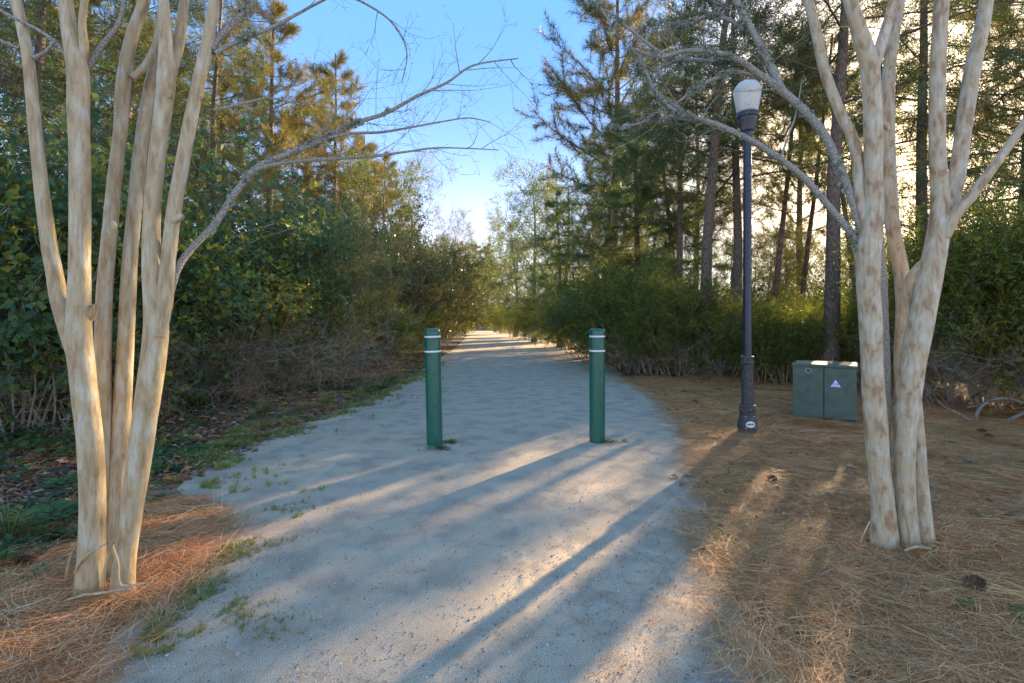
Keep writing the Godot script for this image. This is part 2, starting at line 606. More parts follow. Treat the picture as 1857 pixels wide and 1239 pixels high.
	SPRAY["lichen"] = lc.mesh(M.lichen)


# ---------------------------------------------------------------- growing wood
# S: seg, wander, trop, sides, kids, t0, ang, ratio (one entry per level), shape, gap, leaf0, spray, size, col (list), colvar
func grow(w: Acc, out: Scatter, p: Vector3, dir: Vector3, length: float, r0: float, lvl: int, S: Dictionary, r: RandomNumberGenerator) -> void:
	var last: bool = lvl == S.kids.size()
	var seg: int = S.seg[lvl]
	var pts := PackedVector3Array([p])
	var rad := PackedFloat32Array([r0])
	var d := dir.normalized()
	var dirs := [d]
	var thin: float = S.get("thin", 0.25) if lvl == 0 else 0.18
	for k in seg:
		d = (d + ball(r) * float(S.wander[lvl]) + Vector3.UP * float(S.trop[lvl])).normalized()
		dirs.append(d)
		pts.append(pts[k] + d * length / seg)
		rad.append(r0 * lerpf(1.0, thin, float(k + 1) / seg))
	if lvl == 0 and not S.has("nofoot"):
		rad[0] *= 1.35
	w.tube(pts, rad, S.sides[lvl])
	if last or (S.has("leafy") and lvl >= int(S.leafy)):
		var gap: float = S.gap
		var cnt := maxi(1, int(length * (1.0 - float(S.leaf0)) / gap))
		for k in cnt + 1:
			var t := lerpf(S.leaf0, 1.0, float(k) / cnt)
			var f := t * seg
			var kk := mini(int(f), seg - 1)
			var q := pts[kk].lerp(pts[kk + 1], f - kk)
			var ax: Vector3 = dirs[kk + 1] + ball(r) * (0.25 if k == cnt else 0.75) + Vector3.UP * float(S.get("lift", 0.15))
			var col: Color = S.col[r.randi() % S.col.size()]
			var b := 0.76 + 0.12 * (r.randi() % 5)
			out.put(aim(ax, r.randf() * TAU, float(S.size) * r.randf_range(0.75, 1.25), q), Color(col.r * b, col.g * b, col.b * b))
	if last:
		return
	var kids: int = S.kids[lvl]
	var az := r.randf() * TAU
	for k in kids:
		var t := lerpf(S.t0[lvl], 0.97, (k + r.randf()) / kids)
		var f := t * seg
		var kk := mini(int(f), seg - 1)
		var q := pts[kk].lerp(pts[kk + 1], f - kk)
		az += 2.4 + r.randf_range(-0.4, 0.4)
		var pd: Vector3 = dirs[kk + 1]
		var sd := pd.cross(Vector3(0.37, 0.11, 0.92)).normalized().rotated(pd, az)
		var ang := deg_to_rad(float(S.ang[lvl]) * r.randf_range(0.75, 1.25))
		var u := (t - float(S.t0[lvl])) / maxf(0.01, 1.0 - float(S.t0[lvl]))
		var sh := 1.0
		if lvl == 0:
			match S.shape:
				"cone": sh = lerpf(1.0, 0.12, u) * (0.75 + 0.5 * r.randf())
				"pine": sh = (0.45 + 0.55 * sin(PI * pow(u, 0.6))) * lerpf(1.0, 0.45, u) * (0.6 + 0.7 * r.randf())
				"round": sh = (0.5 + 0.5 * sin(PI * (0.15 + 0.75 * u))) * (0.7 + 0.5 * r.randf())
				_: sh = 0.7 + 0.5 * r.randf()
		else:
			sh = lerpf(1.0, 0.45, u) * (0.7 + 0.5 * r.randf())
		var cd := (pd * cos(ang) + sd * sin(ang)).normalized()
		if lvl == 0 and S.has("droop"):
			cd = (cd + Vector3.DOWN * float(S.droop) * (1.0 - u)).normalized()
		grow(w, out, q, cd, length * float(S.ratio[lvl]) * sh, maxf(lerpf(rad[kk], rad[kk + 1], f - kk) * float(S.get("rr", 0.5)), float(S.get("rmin", 0.004))), lvl + 1, S, r)


# one prototype plant: trunk (or several stems) and crown, its base at the origin
func plant(key: String, called: String, category: String, S: Dictionary, stems: Array, seed_: int) -> void:
	var r := rngs(seed_)
	var o := Node3D.new()
	o.name = called
	var s := Scatter.new()
	if S.get("stem_parts", false):
		for st in stems:
			var w := Acc.new()
			grow(w, s, st[0], st[1], st[2], st[3], 0, S, r)
			part("stem", w.mesh(M[S.bark]), o)
	else:
		var w := Acc.new()
		for st in stems:
			grow(w, s, st[0], st[1], st[2], st[3], 0, S, r)
		part("trunk", w.mesh(M[S.bark]), o)
	if s.t.size() and S.get("spray", ""):
		joined(S.get("crown_name", "crown"), S.spray, s, o)
		print(key, " sprays ", s.t.size(), " triangles so far ", tris)
	o.set_meta("category", category)
	PROTO[key] = [o, s.t.size()]


var used := {}
var total_copies := 0

func set_out(key: String, pos: Vector3, s: float, turn: float, label: String, group := "", stretch := 1.0) -> Node3D:
	var proto: Node3D = PROTO[key][0]
	total_copies += int(PROTO[key][1])
	var o: Node3D = proto if not used.has(key) else proto.duplicate()
	used[key] = true
	o.name = String(proto.name).rstrip("0123456789").trim_suffix("_")
	add_child(o, true)
	o.transform = Transform3D(Basis(Vector3.UP, turn).scaled(Vector3(s, s * stretch, s)), pos + Vector3(0, -0.03, 0))
	o.set_meta("label", label)
	if group:
		o.set_meta("group", group)
	return o


func clump(n: int, spread: float, h: float, rad: float, lean: float, seed_: int) -> Array:
	var r := rngs(seed_)
	var out := []
	for k in n:
		var az := k * 2.4 + r.randf()
		var d := Vector3(cos(az), 0, sin(az))
		out.append([d * spread * sqrt(r.randf()), (Vector3.UP + d * lean * r.randf_range(0.3, 1.2)).normalized(), h * r.randf_range(0.7, 1.1), rad * r.randf_range(0.7, 1.2)])
	return out


func make_prototypes() -> void:
	# loblolly pines, 15 m
	for v in 3:
		plant("pine%d" % v, "pine_tree", "pine tree", {seg = [14, 5, 3], wander = [0.025, 0.14, 0.25], trop = [0.03, 0.06, 0.06], sides = [9, 5, 3], kids = [38, 9], t0 = [0.34, 0.2], ang = [72.0, 45.0], ratio = [0.25, 0.42], shape = "pine",
			gap = 0.17, leaf0 = 0.3, leafy = 1, spray = "pine%d" % (v % 2), size = 1.75, lift = 0.25, col = [Color(0.18, 0.18, 0.045), Color(0.23, 0.19, 0.055), Color(0.14, 0.165, 0.05), Color(0.28, 0.19, 0.075)], bark = "pine_bark", thin = 0.2, rr = 0.28},
			[[Vector3.ZERO, Vector3(0.02 * v, 1, 0.02), 15.0, 0.19]], 100 + v)
	# young dense pines with limbs to near the ground, 8 m
	for v in 2:
		plant("young_pine%d" % v, "young_pine", "pine tree", {seg = [10, 5, 3], wander = [0.04, 0.12, 0.25], trop = [0.03, 0.0, 0.02], sides = [8, 5, 3], kids = [36, 7], t0 = [0.13, 0.15], ang = [78.0, 48.0], ratio = [0.36, 0.4], shape = "cone",
			gap = 0.21, leaf0 = 0.2, leafy = 1, spray = "pine%d" % v, size = 1.5, lift = 0.0, col = [Color(0.149, 0.232, 0.092), Color(0.186, 0.260, 0.102), Color(0.120, 0.205, 0.092), Color(0.260, 0.279, 0.102)], bark = "pine_bark", thin = 0.2, rr = 0.3, droop = 0.25},
			[[Vector3.ZERO, Vector3(0.03, 1, 0.02), 8.0, 0.14]], 130 + v)
	# slender pole pines, bare below, 9 m
	plant("pole_pine0", "pole_pine", "pine tree", {seg = [12, 5, 3], wander = [0.03, 0.14, 0.25], trop = [0.03, 0.05, 0.05], sides = [8, 5, 3], kids = [14, 5], t0 = [0.62, 0.25], ang = [65.0, 45.0], ratio = [0.17, 0.42], shape = "pine",
		gap = 0.2, leaf0 = 0.3, leafy = 1, spray = "pine0", size = 1.4, lift = 0.2, col = [Color(0.14, 0.16, 0.05), Color(0.18, 0.17, 0.055), Color(0.11, 0.14, 0.05)], bark = "pine_bark", thin = 0.3, rr = 0.3},
		[[Vector3.ZERO, Vector3(0.02, 1, 0.03), 9.0, 0.085]], 136)
	# red cedars, 11 m, with bare lower trunks
	for v in 3:
		plant("cedar%d" % v, "cedar_tree", "cedar tree", {seg = [12, 6, 4], wander = [0.05, 0.12, 0.22], trop = [0.03, -0.02, -0.03], sides = [9, 5, 3], kids = [[40, 24, 42][v], 8], t0 = [[0.2, 0.42, 0.10][v], 0.15], ang = [72.0, 40.0], ratio = [0.30, 0.42], shape = "cone",
			gap = 0.25, leaf0 = 0.15, leafy = 1, spray = "cedar%d" % (v % 2), size = 1.2, lift = -0.1, col = [Color(0.143, 0.186, 0.076), Color(0.186, 0.211, 0.076), Color(0.109, 0.161, 0.076), Color(0.254, 0.211, 0.093)], bark = "cedar_bark", thin = 0.15, rr = 0.3, droop = 0.3},
			[[Vector3.ZERO, Vector3(0.05 * (v - 1), 1, 0.03), 11.0, 0.13]], 140 + v)
	# slim cedars leafy almost to the ground, 11 m
	plant("slim_cedar0", "cedar_tree", "cedar tree", {seg = [12, 6, 4], wander = [0.06, 0.12, 0.22], trop = [0.03, -0.02, -0.03], sides = [9, 5, 3], kids = [36, 8], t0 = [0.37, 0.15], ang = [68.0, 42.0], ratio = [0.21, 0.45], shape = "cone",
		gap = 0.2, leaf0 = 0.15, leafy = 1, spray = "cedar0", size = 1.15, lift = -0.05, col = [Color(0.10, 0.15, 0.06), Color(0.13, 0.17, 0.06), Color(0.085, 0.13, 0.06), Color(0.18, 0.16, 0.07)], bark = "cedar_bark", thin = 0.15, rr = 0.35, droop = 0.25},
		[[Vector3.ZERO, Vector3(0.03, 1, 0.02), 11.0, 0.12]], 147)
	# broad-leaved evergreens, 9 m
	for v in 3:
		plant("oak%d" % v, "evergreen_tree", "tree", {seg = [9, 6, 4, 3], wander = [0.08, 0.15, 0.22, 0.3], trop = [0.04, 0.05, 0.03, 0.0], sides = [8, 5, 4, 3], kids = [15, 6, 4], t0 = [0.14, 0.25, 0.2], ang = [55.0, 48.0, 45.0], ratio = [0.42, 0.45, 0.5], shape = "round",
			gap = 0.25, leaf0 = 0.15, leafy = 2, spray = ["leaf", "willow", "small"][v], size = 1.25, col = [Color(0.146, 0.203, 0.073), Color(0.179, 0.227, 0.081), Color(0.114, 0.170, 0.065), Color(0.244, 0.252, 0.081)], bark = "grey_bark", rr = 0.45},
			[[Vector3.ZERO, Vector3(0.06, 1, 0.03), 8.5, 0.15]], 150 + v)
	# thin saplings with loose light foliage, 6 m
	for v in 2:
		plant("sapling%d" % v, "sapling", "sapling", {seg = [9, 5, 3], wander = [0.1, 0.16, 0.25], trop = [0.05, 0.03, 0.0], sides = [6, 4, 3], kids = [20, 6], t0 = [0.2, 0.2], ang = [52.0, 45.0], ratio = [0.32, 0.5], shape = "round",
			gap = 0.3, leaf0 = 0.3, leafy = 1, spray = ["willow", "cedar0"][v], size = 1.15, col = [Color(0.15, 0.155, 0.04), Color(0.18, 0.17, 0.045), Color(0.12, 0.14, 0.04), Color(0.20, 0.16, 0.05)], bark = "grey_bark", rr = 0.4},
			[[Vector3.ZERO, Vector3(0.12 - 0.2 * v, 1, 0.05), 5.6, 0.05]], 155 + v)
	# yellow-green leafy shrubs, 2.2 m
	for v in 3:
		plant("shrub%d" % v, "leafy_shrub", "shrub", {seg = [6, 4, 3], wander = [0.14, 0.2, 0.3], trop = [0.05, 0.05, 0.0], sides = [5, 4, 3], kids = [9, 4], t0 = [0.15, 0.2], ang = [42.0, 45.0], ratio = [0.45, 0.5], shape = "any", nofoot = 1,
			gap = 0.25, leaf0 = 0.15, leafy = 1, spray = ["leaf", "small", "willow"][v], size = 0.95, col = [Color(0.240, 0.263, 0.053), Color(0.284, 0.284, 0.060), Color(0.180, 0.226, 0.053), Color(0.150, 0.196, 0.067)], bark = "bramble_bark", rr = 0.5, crown_name = "foliage", stem_parts = true},
			clump(9, 0.35, 1.9, 0.018, 0.5, 160 + v), 170 + v)
	# grey-green shrubs with many fine twigs, 4 m
	for v in 3:
		plant("grey_shrub%d" % v, "twiggy_shrub", "shrub", {seg = [8, 5, 3], wander = [0.1, 0.18, 0.3], trop = [0.05, 0.05, 0.02], sides = [5, 4, 3], kids = [10, 4], t0 = [0.12, 0.2], ang = [38.0, 42.0], ratio = [0.36, 0.5], shape = "any", nofoot = 1,
			gap = 0.33, leaf0 = 0.25, leafy = 1, spray = ["small", "willow", "small"][v], size = 1.1, col = [Color(0.204, 0.235, 0.140), Color(0.235, 0.258, 0.156), Color(0.156, 0.204, 0.117), Color(0.281, 0.258, 0.117)], bark = "twig_bark", rr = 0.45, crown_name = "foliage", stem_parts = true},
			clump(10, 0.5, 3.5, 0.028, 0.45, 180 + v), 190 + v)
	# tall leafy shrubs farther along the trail, 4 m
	for v in 2:
		plant("far_shrub%d" % v, "trailside_shrub", "shrub", {seg = [8, 5, 3], wander = [0.1, 0.18, 0.3], trop = [0.05, 0.05, 0.02], sides = [5, 4, 3], kids = [9, 3], t0 = [0.12, 0.2], ang = [40.0, 42.0], ratio = [0.38, 0.5], shape = "any", nofoot = 1,
			gap = 0.42, leaf0 = 0.2, leafy = 1, spray = ["leaf", "glossy"][v], size = 1.6, col = [Color(0.15, 0.17, 0.085), Color(0.19, 0.19, 0.09), Color(0.11, 0.14, 0.07), Color(0.24, 0.20, 0.08)], bark = "twig_bark", rr = 0.45, crown_name = "foliage", stem_parts = true},
			clump(9, 0.5, 3.5, 0.03, 0.45, 185 + v), 195 + v)
	# dark glossy evergreen shrubs, 2.8 m
	for v in 2:
		plant("glossy%d" % v, "glossy_shrub", "shrub", {seg = [7, 4, 3], wander = [0.12, 0.2, 0.3], trop = [0.05, 0.02, 0.0], sides = [5, 4, 3], kids = [11, 5], t0 = [0.12, 0.2], ang = [48.0, 48.0], ratio = [0.42, 0.5], shape = "any", nofoot = 1,
			gap = 0.27, leaf0 = 0.15, leafy = 1, spray = "glossy", size = 1.0, col = [Color(0.120, 0.180, 0.078), Color(0.156, 0.216, 0.072), Color(0.102, 0.156, 0.090), Color(0.240, 0.252, 0.072)], bark = "grey_bark", rr = 0.45, crown_name = "foliage", stem_parts = true},
			clump(9, 0.4, 2.4, 0.022, 0.55, 200 + v), 210 + v)
	# vine-hung thicket of large leaves, 3.4 m
	plant("vine0", "vine_thicket", "vine", {seg = [9, 5, 3], wander = [0.22, 0.3, 0.35], trop = [0.03, -0.1, -0.1], sides = [5, 4, 3], kids = [7, 3], t0 = [0.2, 0.2], ang = [55.0, 50.0], ratio = [0.36, 0.5], shape = "any", nofoot = 1,
		gap = 0.2, leaf0 = 0.15, leafy = 1, spray = "vine", size = 0.85, col = [Color(0.112, 0.202, 0.101), Color(0.158, 0.248, 0.090), Color(0.101, 0.180, 0.112), Color(0.300, 0.300, 0.066)], bark = "twig_bark", rr = 0.5, crown_name = "foliage", stem_parts = true},
		clump(9, 0.6, 3.6, 0.016, 0.35, 220), 221)
	# brambles: arching bare canes, 1.7 m
	for v in 2:
		plant("bramble%d" % v, "bramble", "bramble", {seg = [12, 6, 4], wander = [0.12, 0.2, 0.25], trop = [-0.10, -0.06, -0.03], sides = [5, 4, 3], kids = [6, 3], t0 = [0.2, 0.2], ang = [40.0, 45.0], ratio = [0.5, 0.5], shape = "any", nofoot = 1, lift = 0.0,
			gap = 1.6, leaf0 = 0.5, spray = "twigs", size = 0.9, col = [Color(0.300, 0.231, 0.154), Color(0.300, 0.300, 0.210), Color(0.252, 0.168, 0.126)], bark = "bramble_bark", rr = 0.6, crown_name = "twigs", stem_parts = true},
			clump(15, 0.6, 2.5, 0.009, 0.7, 230 + v), 240 + v)
	# bare deciduous tree, 12 m
	for v in 2:
		plant("bare%d" % v, "bare_tree", "tree", {seg = [9, 7, 5, 4], wander = [0.06, 0.1, 0.15, 0.2], trop = [0.04, 0.10, 0.06, 0.04], sides = [7, 5, 4, 3], kids = [15, 7, 4], t0 = [0.2, 0.2, 0.2], ang = [42.0, 38.0, 38.0], ratio = [0.45, 0.45, 0.5], shape = "round",
			gap = 0.5, leaf0 = 0.3, spray = "twigs", size = 1.9, col = [Color(0.22, 0.17, 0.13), Color(0.28, 0.22, 0.17)], bark = "grey_bark", rr = 0.4, crown_name = "twigs"},
			[[Vector3.ZERO, Vector3(0.1, 1, 0), 10.0, 0.14]], 250 + v)


func _ready() -> void:
	noise.noise_type = FastNoiseLite.TYPE_SIMPLEX_SMOOTH
	noise.frequency = 0.01
	noise.seed = 11
	fine.noise_type = FastNoiseLite.TYPE_SIMPLEX_SMOOTH
	fine.frequency = 0.02
	fine.seed = 5

	# ---- camera: level, the lens shifted down a little
	var cam := Camera3D.new()
	cam.name = "camera"
	add_child(cam)
	cam.position = Vector3(0, EYE, 0)
	cam.keep_aspect = Camera3D.KEEP_HEIGHT
	cam.set_frustum(1239.0 / F * 0.05, Vector2(0, -(619.5 - HY) / F * 0.05), 0.05, 900.0)
	cam.current = true

	# ---- sky and sun
	var sky_m := ProceduralSkyMaterial.new()
	sky_m.sky_top_color = Color(0.040, 0.102, 0.228).linear_to_srgb()
	sky_m.sky_horizon_color = Color(0.82, 0.79, 0.75).linear_to_srgb()
	sky_m.sky_curve = 0.08
	sky_m.ground_bottom_color = Color(0.2, 0.18, 0.15).linear_to_srgb()
	sky_m.ground_horizon_color = Color(0.4, 0.4, 0.4).linear_to_srgb()
	sky_m.sun_angle_max = 44.0
	sky_m.sun_curve = 0.32
	var sky_s := Sky.new()
	sky_s.sky_material = sky_m
	var env := Environment.new()
	env.background_mode = Environment.BG_SKY
	env.sky = sky_s
	env.tonemap_mode = Environment.TONE_MAPPER_LINEAR
	env.tonemap_exposure = 6.3
	env.sdfgi_enabled = true
	env.ssao_enabled = true
	env.ssil_enabled = true
	var we := WorldEnvironment.new()
	we.name = "world_environment"
	we.environment = env
	add_child(we)
	var sun := DirectionalLight3D.new()
	sun.name = "sun"
	add_child(sun)
	var to_sun := Vector3((1638.0 - CX) / F, (HY - 268.0) / F, -1.0).normalized()
	sun.look_at_from_position(Vector3.ZERO, -to_sun, Vector3.UP)
	sun.light_color = Color(1.0, 0.88, 0.70)
	sun.light_energy = 1.06
	sun.light_angular_distance = 0.55
	sun.shadow_enabled = true

	make_materials()
	make_sprays()
	make_prototypes()
	print("prototypes ready")
	make_ground()
	print("ground ready")
	make_trees()
	print("trees ready, copies ", total_copies)
	make_crape_myrtles()
	print("crape myrtles ready")
	make_furniture()
	make_small_things()


# ---------------------------------------------------------------- ground, trail and what lies on them
func steps(list: Array) -> PackedFloat32Array:            # [start, [end, step], ...]
	var out := PackedFloat32Array([list[0]])
	for k in range(1, list.size()):
		while out[-1] < float(list[k][0]) - 1e-4:
			out.append(minf(out[-1] + float(list[k][1]), list[k][0]))
	return out


func is_mulch(x: float, d: float) -> float:               # share of pine straw, 0 to 1
	var wob := 0.35 * fine.get_noise_2d(x * 60.0, d * 60.0)
	if x > edge(RIGHT_EDGE, d):
		return 1.0 - smoothstep(8.5, 12.0, d + wob * 3.0)
	if x < edge(LEFT_EDGE, d):
		return (1.0 - smoothstep(3.15, 3.6, d + wob)) * smoothstep(-3.2, -1.6, x + wob - maxf(0.0, d - 2.0) * 0.0)
	return 0.0


func make_ground() -> void:
	var xs := steps([-420.0, [-60.0, 30.0], [-20.0, 4.0], [-9.0, 0.8], [-5.0, 0.25], [6.0, 0.12], [10.0, 0.4], [24.0, 2.0], [60.0, 6.0], [420.0, 30.0]])
	var zs := steps([-420.0, [-120.0, 30.0], [-40.0, 4.0], [-14.0, 1.0], [-8.0, 0.3], [-1.2, 0.12], [6.0, 0.8], [40.0, 6.0], [200.0, 40.0]])
	var a := Acc.new()
	for z in zs:
		for x in xs:
			a.v.append(Vector3(x, high(x, z), z))
			var d := -z
			var mul := is_mulch(x, d)
			var c := Color(0.15, 0.105, 0.065)
			c = c.lerp(Color(0.085, 0.09, 0.035), clampf(0.5 + 1.6 * fine.get_noise_2d(x * 25.0, z * 25.0), 0.0, 1.0) * 0.7)
			var oo := off_path(x, z)
			if x < 0.0 and oo < 3.0:
				c = c.lerp(Color(0.26, 0.19, 0.11), 1.0 - smoothstep(1.2, 3.0, oo))
			c = c.lerp(Color(0.48, 0.25, 0.11), mul)
			a.c.append(c)
			var e := 0.05
			if absf(x) < 12.0 and absf(z) < 20.0:
				a.n.append(Vector3(high(x - e, z) - high(x + e, z), 2.0 * e, high(x, z - e) - high(x, z + e)).normalized())
			else:
				a.n.append(Vector3.UP)
	var nx := xs.size()
	for k in zs.size() - 1:
		for j in nx - 1:
			var q := k * nx + j
			a.i.append_array(PackedInt32Array([q, q + 1, q + nx + 1, q, q + nx + 1, q + nx]))
	var g := part("ground", a.mesh(M.forest_floor), self)
	g.set_meta("kind", "structure")
	g.set_meta("label", "brown forest floor of leaf litter and pine straw beside the trail")
	# trail sheet
	var ds := steps([-60.0, [-4.0, 4.0], [1.2, 0.4], [6.0, 0.04], [10.0, 0.1], [20.0, 0.3], [60.0, 1.0], [150.0, 2.0]])
	var p := Acc.new()
	var cols := 110
	var hs := PackedFloat32Array()
	for d in ds:
		var l := edge(LEFT_EDGE, d) - 0.12
		var r := edge(RIGHT_EDGE, d) + 0.12
		for j in cols + 1:
			var u := float(j) / cols
			var x := lerpf(l, r, u)
			var o := minf(u, 1.0 - u) * (r - l)
			var h := -0.012 + 0.014 * smoothstep(0.0, 0.3, o)
			if d < 12.0:
				h += 0.004 * noise.get_noise_2d(x * 110.0, d * 130.0) + 0.003 * noise.get_noise_2d(x * 500.0 + 90.0, d * 500.0) + 0.004 * noise.get_noise_2d(x * 1300.0, d * 1300.0 + 40.0)
				# two narrow tyre tracks running along the trail
				for tr in [[0.02, 0.25], [0.10, 0.35], [0.31, 0.2]]:
					var tx: float = tr[0] + 0.03 * sin(d * 1.3)
					if d < 5.0:
						h -= 0.011 * exp(-pow((x - tx) / 0.022, 2.0)) * (0.6 + 0.4 * sin(d * 120.0)) * smoothstep(1.6, 2.4, d) * (1.0 - smoothstep(3.6, 4.6, d))
			p.v.append(Vector3(x, h, -d))
			p.c.append(Color.WHITE)
			hs.append(h)
	var nc := cols + 1
	for k in ds.size():
		for j in nc:
			var q := k * nc + j
			var k0 := maxi(k - 1, 0) * nc + j
			var k1 := mini(k + 1, ds.size() - 1) * nc + j
			var j0 := k * nc + maxi(j - 1, 0)
			var j1 := k * nc + mini(j + 1, cols)
			var nn := (p.v[j1] - p.v[j0]).cross(p.v[k1] - p.v[k0])
			p.n.append(nn.normalized() if nn.y > 0 else -nn.normalized())
	for k in ds.size() - 1:
		for j in cols:
			var q := k * nc + j
			p.i.append_array(PackedInt32Array([q, q + nc, q + nc + 1, q, q + nc + 1, q + 1]))
	var t := part("path", p.mesh(M.trail_sand), self)
	t.set_meta("kind", "structure")
	t.set_meta("label", "pale sand and gravel trail running into the trees")


func straw_col(r: RandomNumberGenerator) -> Color:
	var c: Color = [Color(0.46, 0.25, 0.12), Color(0.52, 0.31, 0.16), Color(0.40, 0.19, 0.09), Color(0.56, 0.40, 0.23), Color(0.36, 0.21, 0.12)][r.randi() % 5]
	return c


func make_small_things() -> void:
	var r := rngs(400)
	# pine straw
	var straw := [Scatter.new(), Scatter.new(), Scatter.new(), Scatter.new(), Scatter.new()]
	var gap := 0.27
	var zz := 0.7
	while zz < 12.0:
		var step := gap if zz < 6.0 else 0.4
		var xx := -3.6
		while xx < 8.5:
			xx += step
			var x := xx + r.randfn(0, 0.08)
			var d := zz + r.randfn(0, 0.08)
			if absf(x) > 0.6 + d * 1.15 or r.randf() > is_mulch(x, d) or off_path(x, -d) < 0.12 + r.randf() * 0.12:
				continue
			var swirl := noise.get_noise_2d(x * 60.0, d * 60.0) * 4.0 + (PI if r.randf() < 0.5 else 0.0)
			var sl := Vector3(high(x - 0.1, -d) - high(x + 0.1, -d), 0.2, high(x, -d - 0.1) - high(x, -d + 0.1)).normalized()
			var tilt := Basis(Quaternion(Vector3.UP, sl)) * Basis(Vector3.UP, swirl + r.randfn(0, 0.4)) * Basis(Vector3.RIGHT, r.randfn(0, 0.04)) * Basis(Vector3.BACK, r.randfn(0, 0.04))
			var s := r.randf_range(0.85, 1.1) * step / gap
			var b := r.randf_range(0.8, 1.2)
			straw[r.randi() % 5].put(Transform3D(tilt.scaled(Vector3(s, s, s)), Vector3(x, high(x, -d) + r.randf_range(0.0, 0.012), -d)), Color(b, b * r.randf_range(0.93, 1.03), b * r.randf_range(0.9, 1.05)))
		zz += step
	var sn := base("pine_straw", Vector3.ZERO, "loose brown pine straw mulch spread beside the trail", "pine straw")
	sn.set_meta("kind", "stuff")
	for v in 5:
		many("straw", SPRAY["straw%d" % v], straw[v], sn)
	# needles strewn on the trail near its edges
	var strewn := Scatter.new()
	for q in 4200:
		var d := 1.3 + 8.0 * pow(r.randf(), 1.6)
		var l := edge(LEFT_EDGE, d)
		var rt := edge(RIGHT_EDGE, d)
		var e := 0.6 * pow(r.randf(), 2.2)
		var x := rt - e if r.randf() < 0.65 else l + e
		if r.randf() < 0.22:
			x = r.randf_range(l, rt)
		strewn.put(Transform3D(Basis(Vector3.UP, r.randf() * TAU).scaled(Vector3.ONE * r.randf_range(0.5, 1.1)), Vector3(x, maxf(high(x, -d), 0.006), -d)), straw_col(r))
	var nn := many("fallen_needles", SPRAY["needle"], strewn, self)
	tag(nn, "single brown pine needles scattered over the sand trail", "pine needles", "", "stuff")
	# gravel on the trail
	var gr := Scatter.new()
	for q in 34000:
		var d := 1.3 + 6.5 * pow(r.randf(), 1.9)
		var l := edge(LEFT_EDGE, d)
		var rt := edge(RIGHT_EDGE, d)
		var x := lerpf(l, rt, r.randf())
		if r.randf() < 0.5 and noise.get_noise_2d(x * 120.0, d * 120.0) < 0.05:
			continue
		var s := 0.0016 + 0.0045 * pow(r.randf(), 3.0)
		var b := r.randf_range(0.10, 0.62)
		gr.put(Transform3D(Basis.from_euler(Vector3(r.randf(), r.randf() * 6.0, r.randf())).scaled(Vector3.ONE * s), Vector3(x, 0.004 + 0.006 * noise.get_noise_2d(x * 130.0, d * 130.0), -d)), Color(b, b * 0.94, b * 0.85))
	var gn := many("gravel", SPRAY["pebble"], gr, self)
	tag(gn, "fine loose grey gravel lying on the sand trail", "gravel", "", "stuff")
	# leaf litter under and before the shrubs
	var lit := Scatter.new()
	for q in 16000:
		var d := 2.6 + 24.0 * pow(r.randf(), 1.4)
		var x := r.randf_range(-1.0, 1.0) * (1.5 + d * 0.95)
		var o := off_path(x, -d)
		if o < 0.05 or (x < 0.0 and d < 3.6 and o < 1.0) or r.randf() < is_mulch(x, d) * 0.93:
			continue
		if o > 7.0 and r.randf() < 0.7:
			continue
		var c: Color = [Color(0.33, 0.18, 0.10), Color(0.42, 0.27, 0.16), Color(0.26, 0.15, 0.10), Color(0.50, 0.36, 0.22), Color(0.40, 0.18, 0.08)][r.randi() % 5]
		lit.put(Transform3D(Basis(Vector3.UP, r.randf() * TAU).scaled(Vector3.ONE * r.randf_range(0.8, 1.5)), Vector3(x, high(x, -d) + r.randf() * 0.01, -d)), c)
	var ln := many("fallen_leaves", SPRAY["litter"], lit, self)
	tag(ln, "reddish brown fallen leaves covering the ground along the shrubs", "leaf litter", "", "stuff")
	# short grass and moss along the left edge of the trail
	var gs := Scatter.new()
	var hs := Scatter.new()
	for q in 36000:
		var d := 1.3 + 15.0 * pow(r.randf(), 1.7)
		var l := edge(LEFT_EDGE, d)
		var e := r.randfn(0.14 if d < 3.6 else -0.3, 0.24 if d < 3.6 else 0.55)
		var x := l + e
		var patch := fine.get_noise_2d(x * 45.0 + 300.0, d * 45.0) + 0.6 * noise.get_noise_2d(x * 260.0, d * 260.0)
		if d < 3.6 and e < -0.15:
			continue
		if patch < (0.12 if d < 3.6 else -0.06) + absf(e) * 0.5 or r.randf() < (0.62 if d < 3.6 else clampf(0.25 + e * 2.0, 0.0, 0.9)):
			continue
		var c: Color = [Color(0.25, 0.33, 0.06), Color(0.31, 0.38, 0.08), Color(0.17, 0.24, 0.05), Color(0.38, 0.34, 0.14), Color(0.40, 0.30, 0.17)][r.randi() % 5]
		var y := maxf(high(x, -d), 0.0 if e > 0.0 else -1.0)
		gs.put(Transform3D(Basis(Vector3.UP, r.randf() * TAU).scaled(Vector3.ONE * r.randf_range(0.5, 1.1) * (0.55 if d < 3.6 else 1.1)), Vector3(x, y, -d)), c)
	for q in 6500:
		# low green herbs by the left tree, round the verge and under the far left shrubs
		var d := 2.2 + 9.0 * pow(r.randf(), 1.2)
		var x := edge(LEFT_EDGE, d) - 0.15 - 5.0 * pow(r.randf(), 1.1)
		var patch := fine.get_noise_2d(x * 30.0 - 200.0, d * 30.0)
		var bed := exp(-Vector2((x + 4.8) / 0.9, (d - 4.7) / 0.7).length_squared()) + exp(-Vector2((x + 2.9) / 0.5, (d - 2.75) / 0.5).length_squared()) * 0.8
		if r.randf() > bed + (0.5 if patch > 0.16 and d > 3.5 else 0.0):
			continue
		var c: Color = [Color(0.085, 0.178, 0.076), Color(0.119, 0.221, 0.085), Color(0.076, 0.145, 0.085), Color(0.170, 0.255, 0.068)][r.randi() % 4]
